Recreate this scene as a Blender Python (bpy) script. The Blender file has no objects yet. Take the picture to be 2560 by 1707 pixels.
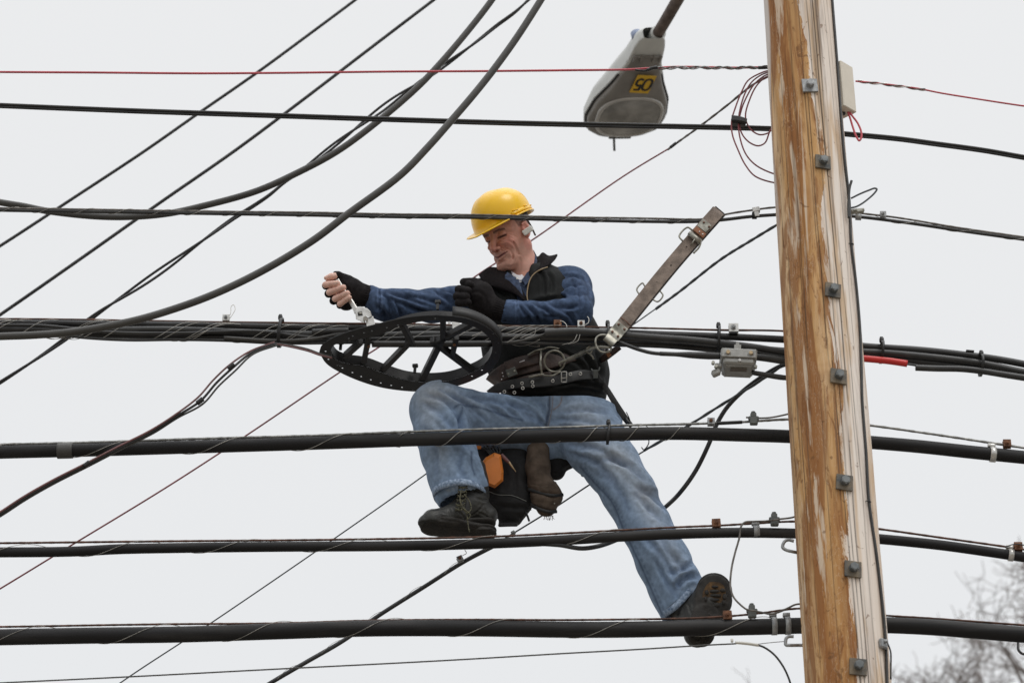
import bpy, math, random
import numpy as np
from mathutils import Vector

# ------------------------------------------------------------------ camera, sky, sun, exposure
sc = bpy.context.scene
col = sc.collection
TH = math.radians(29.7)
FPX, CX, CY = 5987.0, 1280.0, 853.5
CAM = np.array([0.0, 0.0, 1.6])
RV = np.array([1.0, 0, 0]); FV = np.array([0, math.cos(TH), math.sin(TH)]); UV = np.array([0, -math.sin(TH), math.cos(TH)])
cd = bpy.data.cameras.new('camera'); cam = bpy.data.objects.new('camera', cd); col.objects.link(cam)
cam.location = CAM; cam.rotation_euler = (math.pi/2 + TH, 0, 0)
cd.sensor_width = 36; cd.lens = FPX/2560*36; cd.clip_end = 2000; cd.clip_start = 0.1
cd.dof.use_dof = True; cd.dof.focus_distance = 8.45; cd.dof.aperture_fstop = 3.6
sc.camera = cam

w = bpy.data.worlds.new('World'); sc.world = w; w.use_nodes = True
nt = w.node_tree; nt.nodes.clear()
def wn(t, **k):
    n = nt.nodes.new(t)
    for a, b in k.items(): setattr(n, a, b)
    return n
out = wn('ShaderNodeOutputWorld'); mixs = wn('ShaderNodeMixShader'); mixs.inputs[0].default_value = 0.94
SUN_EL, SUN_AZ = math.radians(58), math.radians(141)
sky = wn('ShaderNodeTexSky', sky_type='NISHITA', sun_disc=False, sun_elevation=SUN_EL, sun_rotation=SUN_AZ)
b1 = wn('ShaderNodeBackground'); b1.inputs[1].default_value = 0.06
b2 = wn('ShaderNodeBackground'); b2.inputs[1].default_value = 1.0
tc = wn('ShaderNodeTexCoord'); sx = wn('ShaderNodeSeparateXYZ')
cr = wn('ShaderNodeValToRGB'); e = cr.color_ramp
e.elements[0].position = 0.0; e.elements[0].color = (.66, .67, .68, 1)
e.elements[1].position = 1.0; e.elements[1].color = (2.3, 2.33, 2.36, 1)
for p, c in ((.35, (.850, .863, .877)), (.62, (.878, .885, .893)), (.75, (1.15, 1.16, 1.17))):
    q = e.elements.new(p); q.color = (*c, 1)
L = nt.links.new
L(tc.outputs['Generated'], sx.inputs[0]); L(sx.outputs['Z'], cr.inputs[0]); L(cr.outputs[0], b2.inputs[0])
L(sky.outputs[0], b1.inputs[0]); L(b1.outputs[0], mixs.inputs[1]); L(b2.outputs[0], mixs.inputs[2]); L(mixs.outputs[0], out.inputs[0])

sl = bpy.data.lights.new('sun', 'SUN'); sl.energy = 0.9; sl.angle = math.radians(25); sl.color = (1, .97, .93)
so = bpy.data.objects.new('sun', sl); col.objects.link(so)
sd = Vector((.50, -.62, 1.10)).normalized()
so.rotation_euler = sd.to_track_quat('Z', 'Y').to_euler()
sc.view_settings.view_transform = 'Standard'; sc.view_settings.look = 'None'
sc.view_settings.exposure = 0.0; sc.view_settings.gamma = 1.0

# ------------------------------------------------------------------ helpers
K = 2560/2352.0
def W(px, py, Y):
    d = FV*FPX + RV*(px-CX) + UV*(CY-py)
    return CAM + d*(Y/d[1])
def Wd(px, py, dep):
    return CAM + FV*dep + RV*((px-CX)*dep/FPX) + UV*((CY-py)*dep/FPX)
def mpp(P): return float(np.dot(P-CAM, FV))/FPX
def proj(V):
    q = V-CAM; d = q@FV
    return np.stack([CX + q@RV/d*FPX, CY - q@UV/d*FPX], -1)
def nrm(v):
    v = np.asarray(v, float); return v/(np.linalg.norm(v)+1e-12)
def cmr(P, n=8):
    """Catmull-Rom through the rows of P (any dimension)."""
    P = np.asarray(P, float)
    if len(P) < 3:
        t = np.linspace(0, 1, n+1)[:, None]; return P[0]*(1-t)+P[-1]*t
    Q = np.vstack([2*P[0]-P[1], P, 2*P[-1]-P[-2]]); o = []
    dl = np.maximum(np.linalg.norm(np.diff(Q[:, :3], axis=0), axis=1), 1e-9)**.5
    for i in range(1, len(Q)-2):
        t0 = 0; t1 = dl[i-1]; t2 = t1+dl[i]; t3 = t2+dl[i+1]
        t = np.linspace(t1, t2, n, endpoint=False)[:, None]
        A1 = (t1-t)/(t1-t0)*Q[i-1]+(t-t0)/(t1-t0)*Q[i]; A2 = (t2-t)/(t2-t1)*Q[i]+(t-t1)/(t2-t1)*Q[i+1]; A3 = (t3-t)/(t3-t2)*Q[i+1]+(t-t2)/(t3-t2)*Q[i+2]
        B1 = (t2-t)/(t2-t0)*A1+(t-t0)/(t2-t0)*A2; B2 = (t3-t)/(t3-t1)*A2+(t-t1)/(t3-t1)*A3
        o.append((t2-t)/(t2-t1)*B1+(t-t1)/(t2-t1)*B2)
    return np.vstack(o+[P[-1:]])
def path(pts, Y=None, n=8, ov=False, ext=None, nx=1):
    """pixel points (px,py[,Y[,r]]) -> smooth world path; ext extends both ends by metres"""
    P = []
    for p in pts:
        x, y = (p[0]*K, p[1]*K) if ov else (p[0], p[1])
        P.append(W(x, y, p[2] if len(p) > 2 else Y))
    S = cmr(P, n)
    if ext:
        a, b = ext
        d0 = nrm(S[0]-S[1]); d1 = nrm(S[-1]-S[-2])
        if a: S = np.vstack([[S[0]+d0*a*t for t in (1, .66, .33)], S])
        if b: S = np.vstack([S, [S[-1]+d1*b*t for t in (.33, .66, 1)]])
    return S
def resamp(S, step):
    l = np.r_[0, np.cumsum(np.linalg.norm(np.diff(S, axis=0), axis=1))]
    n = max(2, int(l[-1]/step)); t = np.linspace(0, l[-1], n)
    return np.stack([np.interp(t, l, S[:, k]) for k in range(3)], -1)
def frames(S, up=(0, 0, 1)):
    T = np.gradient(S, axis=0); T /= np.linalg.norm(T, axis=1)[:, None]+1e-12
    N = np.zeros_like(S); u = np.asarray(up, float); u = u-T[0]*np.dot(u, T[0])
    if np.linalg.norm(u) < 1e-3: u = np.array([0, 1., 0]); u = u-T[0]*np.dot(u, T[0])
    N[0] = nrm(u)
    for i in range(1, len(S)):
        v = N[i-1]-T[i]*np.dot(N[i-1], T[i]); N[i] = nrm(v)
    return T, N, np.cross(T, N)

org = {}
class MB:
    def __init__(s): s.V = []; s.F = []; s.n = 0
    def add(s, V, F):
        V = np.asarray(V, float); s.V.append(V); o = s.n
        if isinstance(F, np.ndarray): s.F.extend((F+o).tolist())
        else: s.F.extend([[i+o for i in f] for f in F])
        s.n += len(V); return s
    def tube(s, S, r, n=8, lobes=None, up=(0, 0, 1), flat=None, cap=True):
        S = np.asarray(S, float); m = len(S)
        r = np.full(m, r, float) if np.isscalar(r) else np.interp(np.linspace(0, 1, m), np.linspace(0, 1, len(r)), r)
        T, N, B = frames(S, up); a = np.arange(n)*2*np.pi/n
        rr = np.ones((m, n))
        if lobes:
            cnt, amp, pitch = lobes
            l = np.r_[0, np.cumsum(np.linalg.norm(np.diff(S, axis=0), axis=1))]
            rr = 1+amp*np.cos(cnt*(a[None, :]-l[:, None]/pitch*2*np.pi))
        fa, fb = flat or (1, 1)
        V = S[:, None]+(r[:, None]*rr)[..., None]*(N[:, None]*(np.cos(a)*fa)[None, :, None]+B[:, None]*(np.sin(a)*fb)[None, :, None])
        i = np.arange(m-1)[:, None]*n; j = np.arange(n)[None]; k = (j+1) % n
        F = np.stack([i+j, i+k, i+n+k, i+n+j], -1).reshape(-1, 4)
        s.add(V.reshape(-1, 3), F)
        if cap: s.F.append([s.n-m*n+q for q in range(n)][::-1]); s.F.append([s.n-n+q for q in range(n)])
        return s
    def helix(s, S, r, pitch, wr, phase=0, fz=1.0, dz=0.0, a0=0, n=5, amin=None):
        S = resamp(S, pitch/28)
        l = np.r_[0, np.cumsum(np.linalg.norm(np.diff(S, axis=0), axis=1))]
        p = 2*np.pi*l/pitch+phase+.35*np.sin(l*3.1+phase)
        T = np.gradient(S, axis=0); T /= np.linalg.norm(T, axis=1)[:, None]
        Z = np.array([0, 0, 1.])-T*T[:, 2:3]; Z /= np.linalg.norm(Z, axis=1)[:, None]; B = np.cross(Z, T)
        # front side climbs to the right
        H = S+Z*(r*fz*np.sin(p)[:, None]+dz)+B*(-r*np.cos(p)[:, None])
        return s.tube(H, wr, n)
    def box(s, c, ax, half, bev=0.0):
        """box with axes ax (3 rows) and half sizes, bevelled edges"""
        c = np.asarray(c, float); ax = np.array([nrm(a) for a in ax]); h = np.asarray(half, float)
        if bev <= 0:
            sg = np.array([[i, j, k] for i in (-1, 1) for j in (-1, 1) for k in (-1, 1)], float)
            V = c+(sg*h)@ax
            F = [[0, 1, 3, 2], [4, 6, 7, 5], [0, 4, 5, 1], [2, 3, 7, 6], [0, 2, 6, 4], [1, 5, 7, 3]]
            return s.add(V, F)
        b = min(bev, h.min()*.9); V = []; idx = {}
        for i in (-1, 1):
            for j in (-1, 1):
                for k in (-1, 1):
                    for q in range(3):
                        p = np.array([i, j, k], float)*(h-b); p[q] = (i, j, k)[q]*h[q]
                        idx[(i, j, k, q)] = len(V); V.append(c+p@ax)
        F = []
        for q in range(3):
            o1, o2 = (q+1) % 3, (q+2) % 3
            for sgn in (-1, 1):
                f = []
                for (u, v) in ((-1, -1), (1, -1), (1, 1), (-1, 1)):
                    t = [0, 0, 0]; t[q] = sgn; t[o1] = u; t[o2] = v; f.append(idx[(*t, q)])
                F.append(f if sgn > 0 else f[::-1])
            for u in (-1, 1):
                for v in (-1, 1):
                    t0 = [0, 0, 0]; t0[o1] = u; t0[o2] = v
                    a = list(t0); a[q] = -1; b_ = list(t0); b_[q] = 1
                    f = [idx[(*a, o1)], idx[(*b_, o1)], idx[(*b_, o2)], idx[(*a, o2)]]
                    F.append(f if u*v < 0 else f[::-1])
        for i in (-1, 1):
            for j in (-1, 1):
                for k in (-1, 1):
                    f = [idx[(i, j, k, q)] for q in range(3)]; F.append(f if i*j*k > 0 else f[::-1])
        return s.add(V, F)
    def cyl(s, a, b, r, n=16, r2=None):
        S = np.array([a, np.asarray(a)*.5+np.asarray(b)*.5, b], float)
        return s.tube(S, [r, (r+(r2 or r))/2, r2 or r] if r2 else r, n, up=(0.01, 0.3, 1))
    def ball(s, c, r, n=10, sq=(1, 1, 1)):
        V = []; F = []
        for i in range(n+1):
            t = math.pi*i/n
            for j in range(2*n):
                p = math.pi*j/n; V.append([math.sin(t)*math.cos(p)*sq[0], math.sin(t)*math.sin(p)*sq[1], math.cos(t)*sq[2]])
        for i in range(n):
            for j in range(2*n):
                k = (j+1) % (2*n); F.append([i*2*n+j, (i+1)*2*n+j, (i+1)*2*n+k, i*2*n+k])
        return s.add(np.array(V)*r+np.asarray(c), F)
    def sheet(s, rows, th=0.004, nu=6, nv=6, dirv=None):
        """rows: grid of world points -> smooth thick sheet"""
        G = np.array([cmr(r, nu) for r in rows]); G = np.array([cmr(G[:, j], nv) for j in range(G.shape[1])]).transpose(1, 0, 2)
        m, n = G.shape[:2]
        du = np.gradient(G, axis=1); dv = np.gradient(G, axis=0); N = np.cross(du, dv); N /= np.linalg.norm(N, axis=2)[..., None]+1e-12
        if (N*FV).sum() < 0: N = -N
        A = G.reshape(-1, 3); Bk = (G+N*th).reshape(-1, 3); F = []; o = m*n
        for i in range(m-1):
            for j in range(n-1):
                q = i*n+j; F.append([q, q+1, q+n+1, q+n]); F.append([o+q, o+q+n, o+q+n+1, o+q+1])
        for i in range(m-1):
            F.append([i*n, i*n+n, o+i*n+n, o+i*n]); F.append([i*n+n-1, o+i*n+n-1, o+i*n+2*n-1, i*n+2*n-1])
        for j in range(n-1):
            F.append([j, o+j, o+j+1, j+1]); q = (m-1)*n+j; F.append([q, q+1, o+q+1, o+q])
        return s.add(np.vstack([A, Bk]), F)
    def build(s, name, m, parent=None, smooth=True, attr=None, label=None, ang=None):
        V = np.vstack(s.V)
        me = bpy.data.meshes.new(name)
        if parent is None: o_ = V.mean(0)
        else: o_ = org[parent.name]
        me.from_pydata((V-o_).tolist(), [], s.F); me.materials.append(m)
        if attr is not None:
            at = me.color_attributes.new('Col', 'FLOAT_COLOR', 'POINT')
            at.data.foreach_set('color', np.c_[attr, np.ones(len(attr))].astype(np.float32).ravel())
        me.validate(); me.update()
        if smooth:
            me.polygons.foreach_set('use_smooth', [True]*len(me.polygons))
            if ang:
                try: me.set_sharp_from_angle(angle=math.radians(ang))
                except Exception: pass
        o = bpy.data.objects.new(name, me); col.objects.link(o)
        if parent is None: o.location = o_
        else: o.parent = parent
        org[o.name] = o_
        if label: o['label'] = label
        return o
def tag(o, label=None, cat=None, group=None, kind=None):
    if label: o['label'] = label
    if cat: o['category'] = cat
    if group: o['group'] = group
    if kind: o['kind'] = kind
    return o
def thing(name, label, cat, loc, group=None):
    o = bpy.data.objects.new(name, None); col.objects.link(o); o.location = loc; o.empty_display_size = .05
    org[o.name] = np.asarray(loc, float)
    return tag(o, label, cat, group)

# ------------------------------------------------------------------ materials
def mat(name, c, rough=.6, var=.15, scale=25, bump=0, bscale=None, metal=0, c2=None, spec=.5, stretch=None, attr=False, coat=0, sheen=0, detail=4, ramp=(.35, .7)):
    m = bpy.data.materials.new(name); m.use_nodes = True; t = m.node_tree; N = t.nodes; b = N['Principled BSDF']; lk = t.links.new
    b.inputs['Roughness'].default_value = rough; b.inputs['Metallic'].default_value = metal
    b.inputs['Specular IOR Level'].default_value = spec
    if coat: b.inputs['Coat Weight'].default_value = coat; b.inputs['Coat Roughness'].default_value = .15
    if sheen: b.inputs['Sheen Weight'].default_value = sheen; b.inputs['Sheen Roughness'].default_value = .6
    tcd = N.new('ShaderNodeTexCoord'); mp = N.new('ShaderNodeMapping'); lk(tcd.outputs['Object'], mp.inputs[0])
    if stretch: mp.inputs['Scale'].default_value = stretch
    nz = N.new('ShaderNodeTexNoise'); nz.inputs['Scale'].default_value = scale; nz.inputs['Detail'].default_value = detail; lk(mp.outputs[0], nz.inputs[0])
    rp = N.new('ShaderNodeValToRGB'); rp.color_ramp.elements[0].position = ramp[0]; rp.color_ramp.elements[1].position = ramp[1]
    ca = tuple(x*(1-var) for x in c); cb = tuple(min(1, x*(1+var)) for x in (c2 or c))
    if c2: cb = c2
    if attr:
        rp.color_ramp.elements[0].color = (1-var,)*3+(1,); rp.color_ramp.elements[1].color = (1+var,)*3+(1,)
        at = N.new('ShaderNodeAttribute'); at.attribute_name = 'Col'
        mx = N.new('ShaderNodeVectorMath'); mx.operation = 'MULTIPLY'
        lk(at.outputs['Color'], mx.inputs[0]); lk(rp.outputs[0], mx.inputs[1]); src = mx.outputs[0]
    else:
        rp.color_ramp.elements[0].color = (*ca, 1); rp.color_ramp.elements[1].color = (*cb, 1); src = rp.outputs[0]
    lk(nz.outputs['Fac'], rp.inputs[0]); lk(src, b.inputs['Base Color'])
    if bump:
        n2 = N.new('ShaderNodeTexNoise'); n2.inputs['Scale'].default_value = bscale or scale*6; n2.inputs['Detail'].default_value = 3; lk(mp.outputs[0], n2.inputs[0])
        bp = N.new('ShaderNodeBump'); bp.inputs['Strength'].default_value = bump; bp.inputs['Distance'].default_value = .004
        lk(n2.outputs['Fac'], bp.inputs['Height']); lk(bp.outputs[0], b.inputs['Normal'])
    return m
M = {}
M['cable'] = mat('cable_black', (.019, .019, .0205), .5, .35, 9, .15, 60, c2=(.036, .036, .037))
M['cable2'] = mat('cable_worn_black', (.03, .03, .031), .45, .3, 12, .1, 60, c2=(.045, .045, .044))
M['cablebig'] = mat('cable_matte_black', (.0155, .015, .016), .6, .15, 24, .25, 40, c2=(.050, .048, .047), spec=.28, stretch=(.10, 1, 1), detail=10, ramp=(.48, .80))
M['greycable'] = mat('cable_grey_brown', (.062, .06, .056), .5, .15, 8, .1, 50)
M['thingrey'] = mat('wire_grey', (.07, .078, .085), .6, .2, 15)
M['red'] = mat('wire_red', (.55, .085, .11), .5, .15, 10)
M['darkred'] = mat('wire_dull_red', (.23, .06, .07), .6, .2, 8)
M['pinkgrey'] = mat('wire_pink_grey', (.2, .1, .1), .6, .2, 8)
M['strand'] = mat('strand_steel', (.26, .26, .25), .45, .3, 60, metal=.5, c2=(.42, .42, .40))
M['strandmid'] = mat('strand_weathered', (.14, .13, .12), .6, .3, 40, metal=.3, c2=(.25, .23, .21))
M['rust'] = mat('strand_rusty', (.085, .045, .032), .8, .3, 40, c2=(.16, .075, .05))
M['lash'] = mat('lashing_wire', (.28, .27, .245), .4, .2, 30, metal=.6, c2=(.5, .48, .44))
M['rustplate'] = mat('rusty_plate', (.13, .055, .03), .8, .3, 60, .3, 200, c2=(.26, .12, .06))
M['galv'] = mat('galvanised', (.3, .31, .32), .5, .2, 60, .1, 150, metal=.35, c2=(.42, .43, .43))
M['silver'] = mat('bright_silver', (.55, .54, .51), .3, .15, 40, metal=.55, c2=(.75, .74, .71))
M['white'] = mat('white_plastic', (.74, .73, .68), .45, .05, 20)
M['grey'] = mat('grey_plastic', (.26, .27, .26), .55, .1, 20)
M['midgrey'] = mat('grey_connector', (.13, .14, .135), .6, .2, 30)
M['black'] = mat('black_plastic', (.012, .012, .013), .45, .2, 20)
M['shoe'] = mat('snowshoe_black', (.017, .017, .018), .5, .15, 10, .1, 120, spec=.4, c2=(.022, .022, .023))
M['redpipe'] = mat('red_sleeve', (.60, .03, .025), .4, .06, 10)
M['beige'] = mat('beige_box', (.68, .62, .52), .5, .05, 15)
M['ampbox'] = mat('cast_grey', (.33, .33, .31), .5, .1, 40, .15, 200, metal=.2, c2=(.4, .4, .38))
M['brass'] = mat('brass', (.42, .31, .17), .4, .2, 60, metal=.5, c2=(.55, .42, .26))
M['label'] = mat('label_brown', (.13, .11, .09), .6, .2, 90)
M['armbrown'] = mat('rusty_pipe', (.115, .085, .07), .75, .25, 30, .3, 120, c2=(.17, .13, .11))
M['lampwhite'] = mat('lamp_paint', (.62, .63, .61), .4, .06, 12)
M['lampdoor'] = mat('lamp_door_paint', (.235, .222, .205), .5, .1, 10, c2=(.29, .275, .255))
M['sticker'] = mat('yellow_sticker', (.78, .47, .02), .5, .04, 20)
M['ink'] = mat('black_ink', (.02, .018, .015), .6, .1, 20)
M['bluecell'] = mat('photocell_blue', (.22, .27, .40), .3, .1, 20)
M['leather'] = mat('strap_leather', (.185, .142, .115), .75, .22, 30, .35, 120, c2=(.28, .22, .18))
M['leatheredge'] = mat('leather_edge', (.03, .022, .018), .8, .2, 40)
M['tan'] = mat('tan_leather', (.30, .12, .055), .6, .15, 40)
M['beltleather'] = mat('belt_leather', (.034, .018, .014), .55, .3, 25, .3, 100, c2=(.066, .036, .027))
M['agedsteel'] = mat('aged_steel', (.24, .23, .19), .4, .25, 40, .15, 120, metal=.65, c2=(.42, .41, .36))
M['copper'] = mat('copper_rivet', (.17, .09, .065), .45, .2, 60, metal=.5)
M['blackbelt'] = mat('black_belt', (.01, .01, .01), .5, .2, 30)
M['canvas'] = mat('black_canvas', (.013, .013, .014), .85, .25, 40, .4, 400)
M['holster'] = mat('holster_leather', (.085, .062, .046), .8, .25, 25, .5, 90, c2=(.14, .105, .08), spec=.2)
M['orange'] = mat('orange_plastic', (.68, .2, .025), .5, .08, 20, .05, 100)
M['yellow'] = mat('helmet_yellow', (.93, .53, .006), .30, .03, 8, coat=.12, c2=(.96, .57, .01), spec=.45, bump=.04, bscale=60)
M['suspension'] = mat('helmet_liner', (.09, .085, .08), .6, .2, 20)
M['skin'] = mat('skin', (.5, .3, .2), .55, .1, 40, .1, 300, attr=True, spec=.35)
M['skin'].node_tree.nodes['Principled BSDF'].inputs['Subsurface Weight'].default_value = .08
M['skin'].node_tree.nodes['Principled BSDF'].inputs['Subsurface Radius'].default_value = (.012, .005, .003)
M['eyewhite'] = mat('eye_white', (.4, .36, .33), .2, .05, 20)
M['iris'] = mat('eye_iris', (.02, .015, .012), .15, .05, 20)
M['vest'] = mat('vest_black', (.0125, .0135, .0135), .8, .2, 20, .3, 250, spec=.2)
M['fleece'] = mat('collar_fleece', (.013, .0105, .0115), .95, .3, 120, .6, 400, spec=.15)
M['glove'] = mat('glove_knit', (.0185, .0165, .0175), .92, .25, 60, .4, 500, spec=.15)
M['shirt'] = mat('denim_shirt', (1, 1, 1), .85, .2, 70, .35, 700, attr=True, stretch=(1, 1, 1), spec=.15)
M['jeans'] = mat('denim_jeans', (1, 1, 1), .85, .16, 60, .35, 700, attr=True, spec=.15, detail=8)
M['tee'] = mat('white_cotton', (.75, .75, .78), .9, .03, 30)
M['zip'] = mat('brass_zip', (.3, .22, .13), .4, .3, 400, metal=.4)
M['boot'] = mat('boot_leather', (.022, .022, .02), .5, .3, 30, .4, 90, c2=(.04, .04, .036))
M['sole'] = mat('boot_rubber', (.02, .018, .016), .75, .3, 40, .4, 120, c2=(.032, .028, .024))
M['soleyel'] = mat('sole_insert', (.075, .042, .016), .7, .4, 60, c2=(.15, .08, .025))
M['lace'] = mat('boot_lace', (.05, .05, .03), .8, .6, 200, c2=(.16, .15, .09))
M['bark'] = mat('tree_bark', (.20, .17, .155), .9, .2, 8)
M['ground'] = mat('dry_winter_ground', (.19, .165, .13), .95, .25, .8, .4, 20, c2=(.27, .24, .20), detail=10)
M['asphalt'] = mat('asphalt', (.07, .07, .072), .9, .2, 3, .3, 90, c2=(.11, .11, .11))

# ------------------------------------------------------------------ signed-distance sculpting
class SDF:
    def __init__(s, xs, ys, zs):
        s.x, s.y, s.z = [np.asarray(a, np.float32) for a in (xs, ys, zs)]
        s.d = np.full((len(xs), len(ys), len(zs)), .2, np.float32)
    def blk(s, lo, hi):
        sl_ = []
        for a, l, h in zip((s.x, s.y, s.z), lo, hi):
            sl_.append(slice(max(0, np.searchsorted(a, l)-1), min(len(a), np.searchsorted(a, h)+1)))
        return tuple(sl_), s.x[sl_[0]][:, None, None], s.y[sl_[1]][None, :, None], s.z[sl_[2]][None, None, :]
    def comb(s, sl_, d2, k, mode):
        d1 = s.d[sl_]
        if d1.size == 0: return
        if mode == 'add':
            if k <= 0: s.d[sl_] = np.minimum(d1, d2); return
            h = np.clip(.5+.5*(d1-d2)/k, 0, 1); s.d[sl_] = d1*(1-h)+d2*h-k*h*(1-h)
        else:
            k = max(k, 1e-5)
            h = np.clip(.5-.5*(d1+d2)/k, 0, 1); s.d[sl_] = d1*(1-h)-d2*h+k*h*(1-h)
    def cone(s, a, b, ra, rb, k=.01, mode='add', sq=None):
        """tapered capsule; sq=(axis, factor) makes the section thinner along axis"""
        a = np.asarray(a, np.float32); b = np.asarray(b, np.float32); R = max(ra, rb)*(1 if not sq else max(1, sq[1]))+k+.012
        sl_, X, Y, Z = s.blk(np.minimum(a, b)-R, np.maximum(a, b)+R)
        ba = b-a; L2 = float(ba@ba)+1e-9
        px, py, pz = X-a[0], Y-a[1], Z-a[2]
        t = np.clip((px*ba[0]+py*ba[1]+pz*ba[2])/L2, 0, 1)
        qx, qy, qz = px-t*ba[0], py-t*ba[1], pz-t*ba[2]
        r = ra+(rb-ra)*t
        if sq:
            n = nrm(sq[0]).astype(np.float32); f = sq[1]
            c = qx*n[0]+qy*n[1]+qz*n[2]; q2 = qx*qx+qy*qy+qz*qz-c*c
            g = np.sqrt(np.maximum(q2, 0)+(c/f)**2); g2 = np.sqrt(np.maximum(q2, 0)+c*c/f**4)
            d = np.where(g2 > 1e-6, (g-r)*g/np.maximum(g2, 1e-6), -r*min(1, f))
            d = np.minimum(d, np.sqrt(np.maximum(q2, 0)+c*c))
        else: d = np.sqrt(qx*qx+qy*qy+qz*qz)-r
        s.comb(sl_, d, k, mode)
    def ell(s, c, rad, ax=None, k=.01, mode='add'):
        c = np.asarray(c, np.float32); rad = np.asarray(rad, np.float32); R = rad.max()+k+.012
        sl_, X, Y, Z = s.blk(c-R, c+R); px, py, pz = X-c[0], Y-c[1], Z-c[2]
        A = np.eye(3, dtype=np.float32) if ax is None else np.asarray(ax, np.float32)
        u = [(px*A[i, 0]+py*A[i, 1]+pz*A[i, 2])/rad[i] for i in range(3)]
        k0 = np.sqrt(u[0]**2+u[1]**2+u[2]**2); k1 = np.sqrt((u[0]/rad[0])**2+(u[1]/rad[1])**2+(u[2]/rad[2])**2)
        s.comb(sl_, k0*(k0-1)/np.maximum(k1, 1e-6), k, mode)
    def boxr(s, c, ax, half, rnd, k=.01, mode='add'):
        c = np.asarray(c, np.float32); h = np.asarray(half, np.float32); R = float(np.linalg.norm(h))+k+.012
        sl_, X, Y, Z = s.blk(c-R, c+R); px, py, pz = X-c[0], Y-c[1], Z-c[2]; A = np.array([nrm(a) for a in ax], np.float32)
        q = [np.abs(px*A[i, 0]+py*A[i, 1]+pz*A[i, 2])-(h[i]-rnd) for i in range(3)]
        d = np.sqrt(sum(np.maximum(v, 0)**2 for v in q))+np.minimum(np.maximum(q[0], np.maximum(q[1], q[2])), 0)-rnd
        s.comb(sl_, d, k, mode)
    def mesh(s, smooth=1):
        d = s.d; d[0] = d[-1] = .2; d[:, 0] = d[:, -1] = .2; d[:, :, 0] = d[:, :, -1] = .2
        sg = d < 0; c = sg.astype(np.int8)
        cnt = c[:-1, :-1, :-1]+c[1:, :-1, :-1]+c[:-1, 1:, :-1]+c[:-1, :-1, 1:]+c[1:, 1:, :-1]+c[1:, :-1, 1:]+c[:-1, 1:, 1:]+c[1:, 1:, 1:]
        act = (cnt > 0) & (cnt < 8); I, J, Kk = np.nonzero(act)
        idm = np.full(act.shape, -1, np.int32); idm[I, J, Kk] = np.arange(len(I))
        co = [(i, j, k) for i in (0, 1) for j in (0, 1) for k in (0, 1)]
        val = {o: d[I+o[0], J+o[1], Kk+o[2]] for o in co}; acc = np.zeros((len(I), 3)); n = np.zeros(len(I))
        for o in co:
            for q in range(3):
                if o[q] == 0:
                    p = list(o); p[q] = 1; p = tuple(p); a, b = val[o], val[p]; m = (a < 0) != (b < 0)
                    t = np.where(m, a/np.where(m, a-b, 1), 0)
                    pt = np.array([o]*1, float).repeat(len(I), 0); pt[:, q] = t
                    acc += pt*m[:, None]; n += m
        acc /= n[:, None]
        V = np.stack([s.x[I]+(s.x[I+1]-s.x[I])*acc[:, 0], s.y[J]+(s.y[J+1]-s.y[J])*acc[:, 1], s.z[Kk]+(s.z[Kk+1]-s.z[Kk])*acc[:, 2]], -1)
        F = []
        for ax in range(3):
            A = [slice(None)]*3; B = [slice(None)]*3; A[ax] = slice(0, -1); B[ax] = slice(1, None)
            ch = sg[tuple(A)] != sg[tuple(B)]; P = np.array(np.nonzero(ch)).T
            o1, o2 = (ax+1) % 3, (ax+2) % 3
            ok = (P[:, o1] > 0) & (P[:, o2] > 0); P = P[ok]
            def g(a, b):
                Q = P.copy(); Q[:, o1] -= a; Q[:, o2] -= b; return idm[Q[:, 0], Q[:, 1], Q[:, 2]]
            q = np.stack([g(1, 1), g(0, 1), g(0, 0), g(1, 0)], -1)
            fl = sg[tuple(P.T)]; q[~fl] = q[~fl][:, ::-1]; F.append(q)
        F = np.vstack(F); F = F[(F >= 0).all(1)]
        for _ in range(smooth):
            S = np.zeros_like(V); cn = np.zeros(len(V))
            for a in range(4):
                b = (a+1) % 4
                for u, v in ((a, b), (b, a)):
                    for q in range(3): S[:, q] += np.bincount(F[:, u], V[F[:, v], q], len(V))
                    cn += np.bincount(F[:, u], minlength=len(V))
            V = V*.5+.5*S/np.maximum(cn, 1)[:, None]
        return V, F
def vnormals(V, F):
    n = np.cross(V[F[:, 2]]-V[F[:, 0]], V[F[:, 3]]-V[F[:, 1]]); N = np.zeros_like(V)
    for a in range(4):
        for q in range(3): N[:, q] += np.bincount(F[:, a], n[:, q], len(V))
    return N/(np.linalg.norm(N, axis=1)[:, None]+1e-12)
_rg = np.random.default_rng(7); _lat = _rg.random((32, 32, 32)).astype(np.float32)*2-1
def vnoise(P, f, seed=0):
    q = P*f+seed*7.31; i = np.floor(q).astype(int); t = q-i; t = t*t*(3-2*t); o = 0
    for a in (0, 1):
        for b in (0, 1):
            for c in (0, 1):
                wgt = (t[:, 0] if a else 1-t[:, 0])*(t[:, 1] if b else 1-t[:, 1])*(t[:, 2] if c else 1-t[:, 2])
                o = o+wgt*_lat[(i[:, 0]+a) % 32, (i[:, 1]+b) % 32, (i[:, 2]+c) % 32]
    return o
def pdist(uv, poly):
    """distance (photo px) of projected points to a polyline, and position along it 0..1"""
    P = np.asarray(poly, float); best = np.full(len(uv), 1e9); bt = np.zeros(len(uv)); n = len(P)-1
    for i in range(n):
        a, b = P[i], P[i+1]; ab = b-a; t = np.clip(((uv-a)@ab)/(ab@ab+1e-9), 0, 1)
        d = np.linalg.norm(uv-(a+t[:, None]*ab), axis=1); m = d < best; best[m] = d[m]; bt[m] = (i+t[m])/n
    return best, bt
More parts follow.
